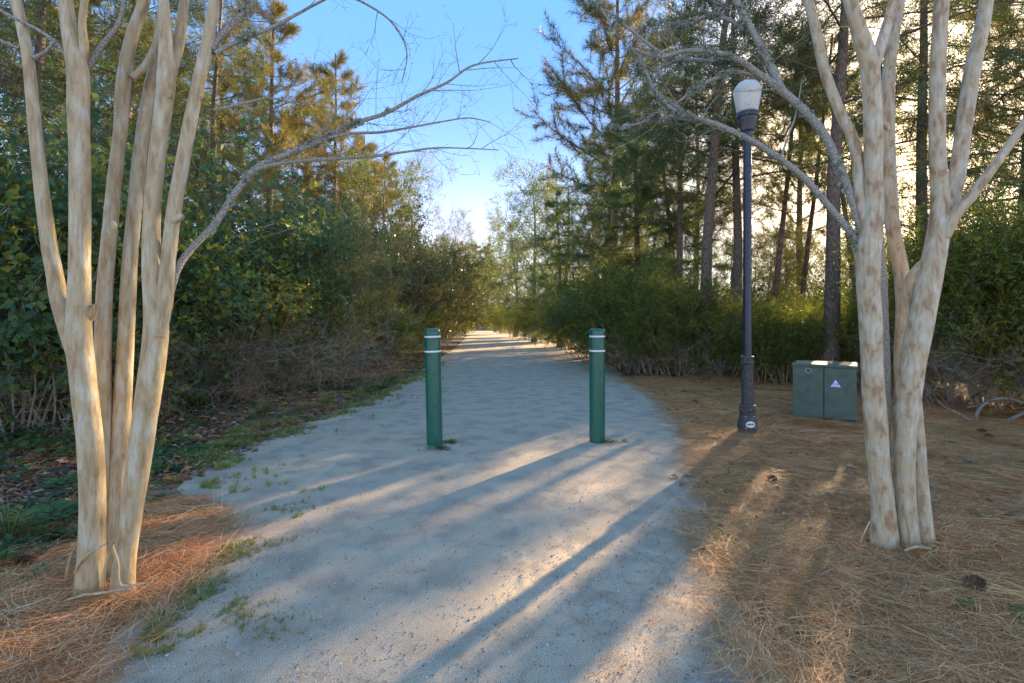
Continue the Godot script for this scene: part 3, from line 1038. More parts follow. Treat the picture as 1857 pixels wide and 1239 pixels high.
		hs.put(Transform3D(Basis(Vector3.UP, r.randf() * TAU).scaled(Vector3.ONE * r.randf_range(0.8, 1.7)), Vector3(x, high(x, -d) + (r.randf() * 0.22 * bed if bed > 0.3 else 0.0), -d)), c)
	for q in 260:
		# sparse sprouts in the pine straw on the right
		var d := 2.0 + 6.0 * r.randf()
		var x := edge(RIGHT_EDGE, d) + 0.1 + 4.0 * r.randf()
		if fine.get_noise_2d(x * 40.0, d * 40.0) < 0.2:
			continue
		hs.put(Transform3D(Basis(Vector3.UP, r.randf() * TAU).scaled(Vector3.ONE * r.randf_range(0.5, 1.0)), Vector3(x, high(x, -d) + 0.01, -d)), Color(0.13, 0.19, 0.05))
	var gg := many("grass", SPRAY["grass"], gs, self)
	tag(gg, "short bright green grass creeping over the left trail edge", "grass", "", "stuff")
	var hh := many("ground_cover", SPRAY["herb"], hs, self)
	tag(hh, "low green leafy ground cover under the left shrubs", "ground cover", "", "stuff")
	# dry grass tufts on the left verge, each by itself
	var tm: Mesh = SPRAY["tuft"]
	var spots := [[478, 752, 0.9], [590, 735, 0.75], [545, 748, 0.6], [455, 762, 0.6], [690, 705, 0.7], [20, 985, 0.75], [655, 716, 0.6], [515, 758, 0.5]]
	for s in spots:
		var g0 := ground(s[0], s[1])
		g0.y = high(g0.x, g0.z)
		var o := base("grass_tuft", g0, "tuft of dry straw-coloured grass on the left trail verge", "grass tuft", "dry grass tufts on the verge")
		var sc := Scatter.new()
		sc.put(Transform3D(Basis(Vector3.UP, r.randf() * 6.0).scaled(Vector3.ONE * float(s[2])), Vector3.ZERO), Color(0.36, 0.33, 0.16))
		sc.put(Transform3D(Basis(Vector3.UP, r.randf() * 6.0).scaled(Vector3.ONE * float(s[2]) * 0.8), Vector3(0.03, 0, 0.02)), Color(0.17, 0.22, 0.07))
		for q in 10:
			sc.put(Transform3D(Basis(Vector3.UP, r.randf() * 6.0).scaled(Vector3.ONE * float(s[2]) * 0.35), Vector3(r.randfn(0, 0.05), 0, r.randfn(0, 0.05))), Color(0.25, 0.27, 0.1))
		many("blades", tm, sc, o)
	tag(get_node("grass_tuft"), "tuft of dry straw-coloured grass on the left trail verge", "grass tuft", "dry grass tufts on the verge")
	# weeds at the feet of the bollards
	for s in [[795, 815, "small green weed at the foot of the leaning bollard"], [818, 804, "low weed beside the leaning bollard"], [1112, 803, "small green weed at the foot of the upright bollard"]]:
		var g0 := ground(s[0], s[1])
		var o := base("weed", g0, s[2], "weed")
		var sc := Scatter.new()
		for q in 7:
			sc.put(Transform3D(Basis(Vector3.UP, r.randf() * 6.0).scaled(Vector3.ONE * r.randf_range(0.5, 0.9)), Vector3(r.randfn(0, 0.05), 0.0, r.randfn(0, 0.025))), Color(0.13, 0.2, 0.05))
		for q in 14:
			sc.put(Transform3D(Basis(Vector3.UP, r.randf() * 6.0).scaled(Vector3(0.3, 0.12, 0.3)), Vector3(r.randfn(0, 0.1), 0.0, r.randfn(0, 0.04))), Color(0.2, 0.18, 0.07))
		many("leaves", SPRAY["herb"], sc, o)
	# fallen boughs at the foot of the right-hand shrubs
	for s in [[[[1768, 766, 8], [1774, 745, 8], [1788, 731, 8], [1811, 723, 8], [1835, 724, 7], [1860, 732, 7], [1920, 745, 5]], 6.25, "grey fallen branch arching up from the pine straw under the right shrubs"], [[[1766, 767, 5], [1736, 749, 5], [1716, 740, 4], [1700, 728, 2]], 6.2, "thin grey fallen stick lying by the right shrubs"], [[[1814, 769, 10], [1840, 757, 10], [1870, 742, 9], [1930, 720, 7]], 6.15, "thick grey fallen bough rising under the right shrubs"], [[[1755, 739, 4], [1768, 737, 6], [1784, 735, 7], [1800, 722, 4]], 6.35, "short grey fallen limb lying across the arching branch"]]:
		var o := base("fallen_branch", Vector3.ZERO, s[2], "branch")
		var w := Acc.new()
		var pts := PackedVector3Array()
		var rad := PackedFloat32Array()
		for q in s[0]:
			pts.append(at(q[0], q[1], s[1] + r.randfn(0, 0.05)))
			rad.append(q[2] * 0.36 / F * s[1])
		curve_tube(w, pts, rad, 7, 5)
		part("branch", w.mesh(M.grey_bark), o)
	# pine cones, each by itself
	var cone := Acc.new()
	var rc := rngs(431)
	for k in 60:
		var t := (k + 0.5) / 60.0
		var a := k * 2.39996
		var rr := 0.026 * sin(PI * (0.12 + 0.8 * t))
		var cc := Vector3(cos(a) * rr * 0.5, t * 0.085, sin(a) * rr * 0.5)
		var out := Vector3(cos(a), 0.45, sin(a)).normalized()
		var b := rc.randf_range(0.7, 1.2)
		cone.tint = Color(0.17 * b, 0.11 * b, 0.07 * b)
		cone.leaf(cc, out, Vector3.UP, rr * 0.9 + 0.008, 0.02, 0.2)
	var cone_m := cone.mesh(M.dry_leaves)
	for q in [[1205, 722], [1236, 716], [1262, 735], [1300, 712], [1225, 748], [1405, 880], [1790, 800], [1770, 792], [1745, 1080], [70, 1030], [128, 985]]:
		var g0 := ground(q[0], q[1])
		g0.y = high(g0.x, g0.z) + 0.035
		var near_tree: bool = q[0] < 1350 and q[0] > 600
		var o := base("pine_cone", g0, "open brown pine cone on the straw between trail and cedar trunks" if near_tree else "open brown pine cone lying in the pine straw by a crape myrtle", "pine cone", "pine cones")
		o.rotation = Vector3(1.35, r.randf() * TAU, 0.2)
		part("scales", cone_m, o)
	# a few sticks
	for s in [[405, 960, 0.5, 0.3], [1640, 1050, 0.8, 0.25], [1505, 1010, 2.2, 0.2], [60, 1100, 1.2, 0.35]]:
		var g0 := ground(s[0], s[1])
		g0.y = high(g0.x, g0.z) + 0.012
		var o := base("stick", g0, "short grey stick lying on the pine straw", "stick", "sticks on the pine straw")
		o.rotation.y = s[2]
		var w := Acc.new()
		var h := float(s[3]) * 0.5
		curve_tube(w, PackedVector3Array([Vector3(-h, 0, 0), Vector3(-h * 0.2, 0.012, 0.02), Vector3(h, 0.004, -0.01)]), PackedFloat32Array([0.005, 0.006, 0.003]), 5, 4)
		part("branch", w.mesh(M.twig_bark), o)


# a smooth tube through the given points
func curve_tube(w: Acc, pts: PackedVector3Array, rad: PackedFloat32Array, sides: int, sub: int, amount := 0.0) -> void:
	var p := PackedVector3Array()
	var q := PackedFloat32Array()
	var last := pts.size() - 1
	for k in last:
		for j in sub:
			var t := float(j) / sub
			p.append(pts[k].cubic_interpolate(pts[k + 1], pts[maxi(k - 1, 0)], pts[mini(k + 2, last)], t))
			q.append(lerpf(rad[k], rad[k + 1], t))
	p.append(pts[last])
	q.append(rad[last])
	w.tube(p, q, sides, fine if amount > 0.0 else null, amount)


# ---------------------------------------------------------------- trees and shrubs
func make_trees() -> void:
	var r := rngs(500)
	# key, column, metres ahead, height factor, label, group
	var list := [
		# right side: big cedars and pines
		["slim_cedar0", 1285, 10.9, 1.12, "tall dark cedar with reddish trunk standing just behind the lamp post, nearer of two"],
		["slim_cedar0", 1328, 12.2, 1.12, "tall dark cedar with reddish trunk behind the lamp post, farther of two"],
		["cedar1", 1505, 8.9, 1.1, "cedar with straight grey-brown trunk seen behind the transformer box"],
		["cedar1", 1665, 10.8, 1.1, "dark cedar whose trunk shows between the right crape myrtle stems"],
		["cedar0", 1850, 10.6, 1.05, "dark drooping cedar right of the right crape myrtle"],
		["cedar2", 1900, 9.4, 1.15, "tall dark cedar above the shrubs with fallen boughs"],
		["young_pine0", 1095, 17.0, 1.1, "dense young pine overhanging the right trail edge"],
		["young_pine1", 1165, 15.0, 0.95, "bushy green young pine behind the upright bollard"],
		["young_pine0", 1228, 15.0, 0.9, "bushy young pine left of the reddish cedar trunks"],
		["young_pine0", 1325, 27.5, 0.75, "young pine filling the gap right behind the lamp post shaft"],
		["young_pine1", 1430, 29.0, 0.75, "young pine seen between lamp post and transformer cedar"],
		["young_pine1", 1020, 25.0, 1.0, "young pine farther along the right trail edge"],
		["pine0", 1110, 19.0, 1.05, "tall pine reaching over the trail on the right"],
		["pine0", 1860, 16.0, 1.0, "tall pine in the wood on the right", "pines in the right wood"],
		["pine2", 1452, 22.0, 0.95, "tall pine standing beyond the gap right of the lamp post"],
		["cedar1", 1590, 17.0, 1.15, "tall cedar deeper in the wood behind the right crape myrtle stems"],
		["pole_pine0", 1398, 12.6, 1.0, "slender bare-trunked pine close behind the lamp post, beside the leafy cedars"],
		["pole_pine0", 1452, 14.6, 1.05, "slender bare-trunked pine between lamp post and transformer cedar"],
		["pole_pine0", 1556, 13.0, 1.0, "slender bare-trunked pine just behind the front stem of the right crape myrtle"],
		["pole_pine0", 1612, 14.5, 1.1, "slender bare-trunked pine showing between the right crape myrtle stems"],
		["oak0", 1015, 25.5, 1.0, "light green broad-leaved tree by the right trail edge, beyond the young pine"],
		["oak1", 968, 32.0, 1.08, "broad-leaved tree along the far right trail edge", "far right trailside trees"],
		["oak2", 935, 43.0, 1.2, "broad-leaved tree along the far right trail edge", "far right trailside trees"],
		["oak0", 908, 58.0, 1.25, "broad-leaved tree along the far right trail edge", "far right trailside trees"],
		["oak1", 880, 80.0, 1.2, "broad-leaved tree along the far right trail edge", "far right trailside trees"],
		["oak2", 1130, 27.0, 1.0, "broad-leaved tree in the right wood behind the young pines"],
		# left side
		["cedar2", 375, 11.5, 0.88, "dark cedar standing behind the left crape myrtle branch"],
		["cedar0", 240, 9.8, 0.95, "dark cedar directly behind the left crape myrtle stems"],
		["cedar2", 60, 8.4, 0.95, "tall cedar behind the vine thicket left of the left crape myrtle"],
		["cedar0", -90, 8.0, 1.0, "tall cedar at the left end of the thicket"],
		["oak1", 150, 11.5, 0.95, "broad-leaved evergreen between the two cedars behind the left crape myrtle"],
		["pine0", 610, 28.0, 1.08, "tallest golden sunlit pine beyond the left shrubs"],
		["pine1", 566, 31.0, 1.02, "golden pine standing close beside the tallest golden pine", "golden pines on the left"],
		["pine2", 655, 33.0, 0.92, "golden pine right behind the dark broad-leaved tree", "golden pines on the left"],
		["pine0", 700, 36.0, 0.90, "golden pine nearest the pale leafless tree", "golden pines on the left"],
		["pine2", 480, 21.0, 1.0, "golden pine above the fork of the long bare branch", "golden pines on the left"],
		["pine0", 415, 25.0, 1.1, "golden pine rising behind the dark cedar by the bare branch", "golden pines on the left"],
		["pine1", 310, 22.0, 1.0, "golden pine showing between crape myrtle stems and dark cedar", "golden pines on the left"],
		["pine2", 180, 19.0, 1.0, "golden pine showing between the left crape myrtle stems", "golden pines on the left"],
		["oak0", 705, 25.0, 0.92, "dark broad-leaved tree in front of the golden pines"],
		["bare0", 768, 41.0, 1.15, "pale leafless tree leaning against the sky by the left trailside"],
		["bare1", 805, 56.0, 1.1, "small leafless tree far along the left trailside"],
		["slim_cedar0", 1224, 13.4, 0.95, "smaller leafy cedar left of the two reddish cedar trunks"],
		["pine1", 1262, 32.0, 1.15, "tall pine far back in the wood behind the lamp post"],
	]
	for e in list:
		set_out(e[0], on(e[1], e[2]), e[3], r.randf() * TAU, e[4], e[5] if e.size() > 5 else "")
	for e in [[1375, 15.5, 0.7], [1400, 20.0, 0.8], [1432, 17.0, 0.6], [1475, 22.0, 0.9], [1500, 26.0, 1.0], [1545, 18.0, 0.7], [1585, 23.0, 0.9], [1620, 17.0, 0.7], [1700, 14.0, 0.9], [1745, 17.0, 1.0], [1110, 14.8, 0.8], [1128, 15.6, 0.8], [1255, 15.5, 0.9]]:
		set_out("sapling%d" % (int(e[0]) % 2), on(e[0], e[1]), e[2], r.randf() * TAU, "thin sapling leaning among the young pines behind the upright bollard" if e[0] < 1300 else "thin sapling with loose sunlit foliage between lamp post and transformer box" if e[0] < 1440 else "thin sunlit sapling showing between transformer box and right crape myrtle" if e[0] < 1650 else "thin sapling behind the outer stems of the right crape myrtle", "saplings among the right trees")
	for e in [[1350, 31.0, 0.62, 0], [1400, 34.0, 0.68, 1], [1450, 30.0, 0.6, 2], [1500, 35.0, 0.7, 0], [1550, 31.0, 0.62, 1], [1600, 33.0, 0.65, 2], [1650, 30.0, 0.65, 0], [1720, 27.0, 0.7, 1], [1790, 25.0, 0.75, 2], [1290, 33.0, 0.8, 1]]:
		set_out("oak%d" % e[3], on(e[0], e[1]), e[2], r.randf() * TAU, "low leafy tree in the sunlit row far behind the transformer box", "sunlit row of low trees behind the right wood")
	# shrubs: yellow-green on the right
	var n := 0
	for e in [[905, 52.0, 1.2], [930, 43.0, 1.15], [958, 36.0, 1.1], [985, 30.0, 1.1], [1012, 25.0, 1.05], [1040, 20.5, 1.1], [1068, 17.6, 1.1], [1100, 15.2, 1.1], [1130, 13.4, 1.05], [1158, 12.2, 1.0], [1192, 11.6, 0.95], [1230, 11.2, 0.9], [1258, 11.4, 0.8], [1312, 10.8, 0.65], [1352, 12.4, 0.7], [1400, 12.2, 0.7], [1450, 11.8, 0.7], [1500, 12.4, 0.7], [1550, 11.8, 0.7], [1600, 11.6, 0.65], [1385, 10.2, 0.65], [1425, 9.7, 0.65], [1470, 9.6, 0.6], [1520, 9.3, 0.65], [1565, 9.4, 0.6], [1640, 9.6, 0.55], [1690, 9.0, 0.65], [1735, 7.7, 1.0], [1785, 7.3, 1.1], [1840, 7.0, 1.15], [1900, 6.8, 1.2]]:
		set_out("shrub%d" % (n % 3), on(e[0], e[1]), e[2], r.randf() * TAU, right_label(e[0], e[1]), "sunlit shrubs under the right trees")
		n += 1
	for k in 13:
		var px := 960.0 + 1000.0 * (k + 0.5) / 13.0
		var d := (15.0 if px > 1150 else 15.0 + (1150 - px) * 0.12) + r.randf_range(-1.0, 3.0)
		set_out("shrub%d" % (k % 3), on(px, d), r.randf_range(0.75, 1.05), r.randf() * TAU, "yellow-green shrub deeper inside the right wood", "shrubs inside the right wood")
	# left shrubs
	for e in [[395, 8.9, 1.05, "dark glossy shrub below the long bare crape myrtle branch"], [470, 9.6, 0.95, "dark glossy shrub next to the grey-green twiggy shrubs"], [320, 8.6, 1.1, "dark glossy shrub beside the rightmost left crape myrtle stem"], [150, 8.2, 1.0, "dark glossy shrub hidden behind the left crape myrtle stems"], [60, 7.6, 1.0, "dark glossy shrub behind the vine thicket of the outer stem"]]:
		set_out("glossy%d" % (n % 2), on(e[0], e[1]), e[2], r.randf() * TAU, e[3], "glossy shrubs on the left")
		n += 1
	for e in [[545, 11.4, 0.9], [592, 12.5, 0.95], [640, 14.2, 0.98], [685, 16.5, 1.0], [722, 19.5, 1.1], [752, 23.0, 1.15], [778, 27.5, 1.2], [800, 33.0, 1.3], [818, 40.0, 1.35], [832, 48.0, 1.4], [846, 60.0, 1.5], [600, 16.0, 1.0], [520, 13.5, 0.9], [660, 19.0, 1.0], [725, 27.0, 1.1]]:
		set_out("grey_shrub%d" % (n % 3) if e[1] < 15.0 else "far_shrub%d" % (n % 2), on(e[0], e[1]), e[2], r.randf() * TAU, "grey-green twiggy shrub behind the olive shrubs and brown canes" if e[1] < 15.0 else "tall olive leafy shrub along the trail beyond the leaning bollard", "shrubs along the left trailside")
		n += 1
	for e in [[262, 7.6, 0.8], [360, 8.0, 0.7], [440, 8.6, 0.75], [500, 9.6, 0.85], [550, 10.6, 0.9], [600, 11.8, 0.8], [650, 12.8, 0.75]]:
		set_out("shrub%d" % (n % 3), on(e[0], e[1]), e[2], r.randf() * TAU, "low olive-green leafy shrub in front of the left thicket, near the brown canes", "olive shrubs before the left thicket")
		n += 1
	for e in [[700, 13.5, 0.7], [735, 16.5, 0.75], [765, 20.5, 0.8], [790, 26.0, 0.9], [812, 33.0, 1.0], [832, 44.0, 1.2], [845, 58.0, 1.3]]:
		set_out("shrub0", on(e[0], e[1]), e[2], r.randf() * TAU, "yellowish leafy shrub at the left trail edge", "yellow shrubs at the left trail edge")
		n += 1
	for e in [[25, 5.4, 0.95, "large-leaved vine thicket outside the leaning outer crape myrtle stem"], [95, 5.7, 0.95, "large-leaved vine thicket between the outer stem and the thick forked stem"], [150, 6.4, 1.05, "large-leaved vine thicket behind the thick forked crape myrtle stem"], [215, 7.2, 0.9, "large-leaved vine thicket behind the thin middle crape myrtle stems"], [-60, 5.4, 1.1, "outermost large-leaved vine thicket, beside the tall cedar"]]:
		set_out("vine0", on(e[0], e[1]), e[2], r.randf() * TAU, e[3], "vine thickets on the left")
	for e in [[70, 5.9, 0.7], [320, 7.5, 0.65], [405, 7.9, 0.65], [475, 8.7, 0.65], [535, 9.8, 0.7], [600, 11.2, 0.75], [250, 7.0, 0.65]]:
		set_out("bramble%d" % (n % 2), on(e[0], e[1]), e[2], r.randf() * TAU, "bare arching canes in front of the large-leaved vine thickets" if e[0] < 100 else "tangle of bare arching brown canes at the foot of the left shrubs", "brambles under the left shrubs")
		n += 1
	for e in [[1755, 7.0, 0.6], [1850, 6.7, 0.6], [1260, 11.2, 0.55], [1190, 12.0, 0.55]]:
		set_out("bramble%d" % (n % 2), on(e[0], e[1]), e[2], r.randf() * TAU, "low tangle of bare canes at the foot of the right shrubs", "brambles under the right shrubs")
		n += 1
	# the wood going on behind, both sides and beyond the bend
	for k in 20:
		var left := k % 2 == 0
		var d := r.randf_range(30.0, 75.0)
		var off := r.randf_range(6.0, 30.0 + d * 0.5)
		var x := edge(LEFT_EDGE, d) - off if left else edge(RIGHT_EDGE, d) + off
		if not left and x > d * 0.45 and x < d * 0.9:      # the sun comes in here
			continue
		var key: String = ["pine0", "oak1", "pine1", "oak0", "pine2", "oak2"][r.randi() % 6]
		set_out(key, Vector3(x, high(x, -d), -d), r.randf_range(0.8, 1.0), r.randf() * TAU, "tree standing deep in the wood %s the trail" % ("left of" if left else "right of"), "trees deep in the wood")
	for e in [[-6.2, 80.0, 1.2], [-4.6, 82.0, 1.4], [-3.0, 80.0, 1.3], [-1.2, 78.0, 1.4], [-7.4, 88.0, 1.5], [-5.8, 90.0, 1.6], [-13.5, 99.0, 1.7], [-11.6, 97.0, 1.7], [-9.8, 98.0, 1.7], [-15.0, 102.0, 1.8], [-17.0, 106.0, 1.8], [-19.0, 110.0, 1.8]]:
		set_out("shrub%d" % (n % 3), Vector3(e[0], high(e[0], -float(e[1])), -float(e[1])), e[2], r.randf() * TAU, "yellowish shrub closing the view where the trail bends away", "shrubs at the trail bend")
		n += 1
	for e in [["pine0", -10.2, 98.0, 1.15], ["pine1", -7.4, 104.0, 1.2], ["pine2", -4.8, 97.0, 1.1], ["oak0", -12.8, 112.0, 2.0], ["oak1", -8.8, 110.0, 2.1], ["oak2", -3.0, 108.0, 2.0], ["oak0", -10.5, 68.0, 1.2], ["oak2", -13.0, 76.0, 1.4]]:
		set_out(e[0], Vector3(e[1], high(e[1], -float(e[2])), -float(e[2])), e[3], r.randf() * TAU, "tall far tree closing the view where the trail bends away", "tall trees beyond the trail bend")
	for k in 24:
		var d := r.randf_range(92.0, 122.0)
		var x := -24.0 + 44.0 * (k + r.randf()) / 24.0
		var key: String = ["oak0", "grey_shrub1", "oak1", "grey_shrub2", "grey_shrub0", "oak2"][k % 6]
		if off_path(x, -d) < 2.0:
			continue
		set_out(key, Vector3(x, high(x, -d), -d), r.randf_range(0.9, 1.3) * (1.7 if key.contains("shrub") else 1.5), r.randf() * TAU, "far tree or shrub closing the view beyond the trail bend", "plants beyond the trail bend")


func right_label(px: float, d: float) -> String:
	if px < 960:
		return "yellow-green shrub beside the far lamp post"
	if px < 1080:
		return "yellow-green shrub along the right trail edge between bollards and far lamp post"
	if px < 1220:
		return "yellow-green shrub seen just behind the upright bollard"
	if px < 1330:
		return "yellow-green shrub at the foot of the two cedar trunks behind the lamp post"
	if px < 1620:
		return "low bright shrub right behind the transformer box" if d < 11.0 else "taller bright shrub in the row behind the transformer box"
	if px < 1700:
		return "green shrub directly behind the right crape myrtle stems"
	return "large green shrub above the fallen branches"


# ---------------------------------------------------------------- crape myrtles
func stem(parent: Node3D, called: String, list: Array, d0: float, dz: float, sides: int, m: String, amount := 0.0) -> PackedVector3Array:
	# list: column, row, width in pixels; the depth runs from d0 to d0 + dz
	var pts := PackedVector3Array()
	var rad := PackedFloat32Array()
	for k in list.size():
		var d := d0 + dz * float(k) / (list.size() - 1)
		pts.append(at(list[k][0], list[k][1], d) - parent.position)
		rad.append(float(list[k][2]) * 0.5 / F * d * cos(atan((float(list[k][0]) - CX) / F)))
	var w := Acc.new()
	curve_tube(w, pts, rad, sides, 7 if sides > 8 else 5, amount)
	part(called, w.mesh(M[m]), parent)
	return pts


func twig_spread(parent: Node3D, pts: PackedVector3Array, rad: float, count: int, length: float, seed_: int, t0 := 0.3, up := 0.04) -> void:
	var r := rngs(seed_)
	var S := {seg = [6, 4, 3], wander = [0.16, 0.2, 0.25], trop = [up, 0.03, 0.0], sides = [5, 4, 3], kids = [4, 2], t0 = [0.2, 0.2], ang = [42.0, 45.0], ratio = [0.5, 0.5], shape = "any", nofoot = 1, gap = 10.0, leaf0 = 0.9, size = 0.1, col = [Color(0.1, 0.1, 0.1)], rr = 0.6, rmin = 0.0011}
	var w := Acc.new()
	var dump := Scatter.new()
	for k in count:
		var t := lerpf(t0, 1.0, (k + r.randf()) / count) * (pts.size() - 1)
		var kk := mini(int(t), pts.size() - 2)
		var q := pts[kk].lerp(pts[kk + 1], t - kk)
		var along := (pts[kk + 1] - pts[kk]).normalized()
		grow(w, dump, q, (along * 0.8 + ball(r)).normalized(), length * r.randf_range(0.5, 1.2), rad * r.randf_range(0.7, 1.2), 0, S, r)
	part("twigs", w.mesh(M.twig_bark), parent)


func lichen_on(parent: Node3D, lines: Array, count: int, seed_: int) -> void:
	var r := rngs(seed_)
	var s := Scatter.new()
	for k in count:
		var pts: PackedVector3Array = lines[r.randi() % lines.size()]
		var t := r.randf() * (pts.size() - 1)
		var kk := mini(int(t), pts.size() - 2)
		var q := pts[kk].cubic_interpolate(pts[kk + 1], pts[maxi(kk - 1, 0)], pts[mini(kk + 2, pts.size() - 1)], t - kk)
		if fine.get_noise_3dv(q * 220.0) < 0.0:
			continue
		var b := r.randf_range(0.8, 1.2)
		s.put(Transform3D(Basis.from_euler(ball(r) * 3.0).scaled(Vector3.ONE * r.randf_range(0.5, 1.1)), q + ball(r) * 0.014), Color(0.34 * b, 0.38 * b, 0.30 * b))
	many("lichen", SPRAY["lichen"], s, parent)


func make_crape_myrtles() -> void:
	# left tree
	var foot := ground(187, 1078)
	foot.y = high(foot.x, foot.z)
	var t := base("crape_myrtle", foot, "multi-stemmed crape myrtle with pale bark, a long bare branch reaching over the trail", "tree")
	var d0 := 2.28
	var bm := "crape_bark"
	stem(t, "stem", [[160, 1110, 68], [163, 1060, 58], [166, 1000, 53], [168, 900, 50], [163, 800, 49], [152, 700, 52], [143, 620, 54], [143, 560, 48], [144, 480, 44], [145, 330, 42], [142, 200, 42], [141, 130, 44], [128, 70, 34], [118, 0, 30], [104, -110, 26], [98, -260, 20], [110, -420, 12]], d0 - 0.03, -0.05, 18, bm, 0.09)
	stem(t, "stem", [[136, 650, 30], [124, 600, 38], [108, 545, 37], [98, 490, 34], [90, 450, 33], [75, 340, 30], [60, 200, 26], [50, 100, 24], [28, 0, 24], [-8, -120, 20], [-30, -280, 14]], d0 - 0.03, -0.1, 14, bm, 0.08)
	stem(t, "stem", [[190, 1080, 40], [188, 1000, 36], [186, 850, 34], [186, 700, 34], [187, 600, 33], [190, 520, 31], [198, 430, 30], [207, 330, 28], [218, 240, 27], [224, 150, 28], [238, 70, 24], [262, 0, 22], [285, -90, 18], [330, -240, 12]], d0 + 0.1, 0.12, 14, bm, 0.08)
	stem(t, "stem", [[214, 1085, 42], [212, 1000, 40], [212, 920, 40], [218, 806, 38], [229, 600, 32], [235, 480, 30], [243, 390, 28], [255, 270, 26], [267, 190, 25], [280, 120, 22], [292, 40, 20], [300, -60, 16], [296, -220, 12]], d0 + 0.1, 0.25, 14, bm, 0.08)
	stem(t, "stem", [[220, 1090, 54], [223, 1050, 46], [227, 1010, 42], [240, 920, 44], [256, 806, 48], [274, 680, 49], [283, 600, 47], [281, 540, 44], [276, 490, 38], [275, 400, 34], [284, 290, 33], [296, 200, 35], [302, 140, 38], [300, 70, 26], [296, 0, 22], [290, -90, 18], [270, -260, 12]], d0 - 0.02, 0.05, 18, bm, 0.09)
	var fs := stem(t, "stem", [[287, 610, 30], [298, 545, 33], [305, 470, 28], [316, 380, 30], [328, 310, 27], [345, 220, 27], [362, 140, 26], [378, 70, 24], [389, 0, 22], [402, -80, 18], [430, -240, 12]], d0 - 0.02, 0.1, 14, bm, 0.08)
	stem(t, "stem", [[304, 150, 26], [314, 115, 24], [324, 80, 22], [332, 20, 20], [340, -60, 16], [350, -200, 12]], d0 + 0.02, 0.15, 12, bm, 0.06)
	stem(t, "stem", [[140, 130, 26], [152, 90, 20], [149, 40, 16], [158, -30, 14], [175, -140, 10]], d0 - 0.04, -0.1, 10, bm, 0.06)
	stem(t, "branch", [[160, 122, 13], [185, 82, 12], [215, 42, 9], [228, -15, 7]], d0, 0.05, 8, "twig_bark")
	stem(t, "branch", [[132, 118, 13], [110, 88, 11], [75, 58, 9], [30, 35, 8], [-25, 5, 6]], d0 - 0.05, -0.1, 8, "twig_bark")
	stem(t, "branch", [[238, 142, 16], [262, 120, 15], [283, 75, 12], [296, 10, 9]], d0 + 0.15, 0.1, 8, bm)
	stem(t, "branch", [[62, 105, 12], [85, 92, 8], [100, 70, 5]], d0 - 0.1, 0.0, 7, "twig_bark")
	stem(t, "branch", [[36, 88, 8], [15, 80, 7], [-25, 60, 6]], d0 - 0.1, 0.0, 7, "twig_bark")
	var h1 := stem(t, "branch", [[380, 90, 18], [396, 68, 16], [420, 45, 14], [450, 12, 11], [480, -40, 8], [540, -160, 4]], d0 + 0.05, 0.2, 8, "twig_bark")
	var h2 := stem(t, "branch", [[388, 98, 9], [410, 84, 9], [445, 70, 8], [500, 46, 7], [560, 14, 5], [610, -12, 4]], d0 + 0.05, 0.25, 8, "twig_bark")
	var g1 := stem(t, "branch", [[302, 575, 10], [312, 520, 15], [326, 480, 15], [350, 448, 14], [390, 405, 14], [430, 345, 13], [468, 303, 13], [520, 280, 11], [580, 257, 9], [640, 225, 8], [700, 205, 7], [755, 175, 6], [810, 150, 4.5], [860, 118, 3.5], [940, 106, 2]], d0, 0.55, 10, "twig_bark", 0.05)
	var g2 := stem(t, "branch", [[462, 308, 8], [500, 298, 8], [540, 292, 8], [600, 288, 7], [680, 283, 5.5], [740, 275, 4], [800, 268, 3], [905, 272, 1.5]], d0 + 0.2, 0.4, 7, "twig_bark")
	var g3 := stem(t, "branch", [[595, 250, 6], [640, 242, 5.5], [690, 240, 5], [740, 232, 4], [800, 221, 3], [850, 214, 2.5], [890, 222, 1.5]], d0 + 0.3, 0.3, 7, "twig_bark")
	var g4 := stem(t, "branch", [[560, -60, 6], [610, -20, 5], [665, 8, 4], [705, 35, 3.5], [730, 70, 3], [738, 105, 2.5], [728, 150, 1.6]], d0 + 0.25, 0.2, 7, "twig_bark")
	var g5 := stem(t, "branch", [[385, 200, 6], [430, 190, 6], [490, 178, 4], [560, 190, 3], [620, 160, 2]], d0 + 0.1, 0.3, 6, "twig_bark")
	twig_spread(t, g1, 0.0026, 22, 0.40, 601, 0.45)
	twig_spread(t, g2, 0.0022, 11, 0.34, 602, 0.3)
	twig_spread(t, g3, 0.002, 9, 0.32, 603, 0.3)
	twig_spread(t, g4, 0.002, 6, 0.3, 604, 0.3, -0.03)
	twig_spread(t, h1, 0.003, 9, 0.45, 605, 0.3)
	twig_spread(t, h2, 0.0025, 9, 0.4, 606, 0.3)
	twig_spread(t, g5, 0.002, 6, 0.35, 608, 0.2)
	twig_spread(t, PackedVector3Array([fs[-2], fs[-1]]), 0.006, 8, 1.1, 607, 0.2)
	lichen_on(t, [g1.slice(3, 11), h1.slice(0, 4), h2.slice(0, 4)], 420, 611)
	for kn in [[[148, 590, 22], [160, 574, 28], [168, 562, 20], [173, 552, 7]], [[316, 400, 16], [327, 393, 17], [332, 389, 8]], [[205, 415, 8], [207, 408, 12], [204, 402, 8]], [[308, 178, 6], [308, 170, 11], [307, 163, 6]]]:
		stem(t, "knot", kn, d0 - 0.035, 0.0, 9, bm, 0.1)
	# strips of shed bark round the foot
	var r := rngs(620)
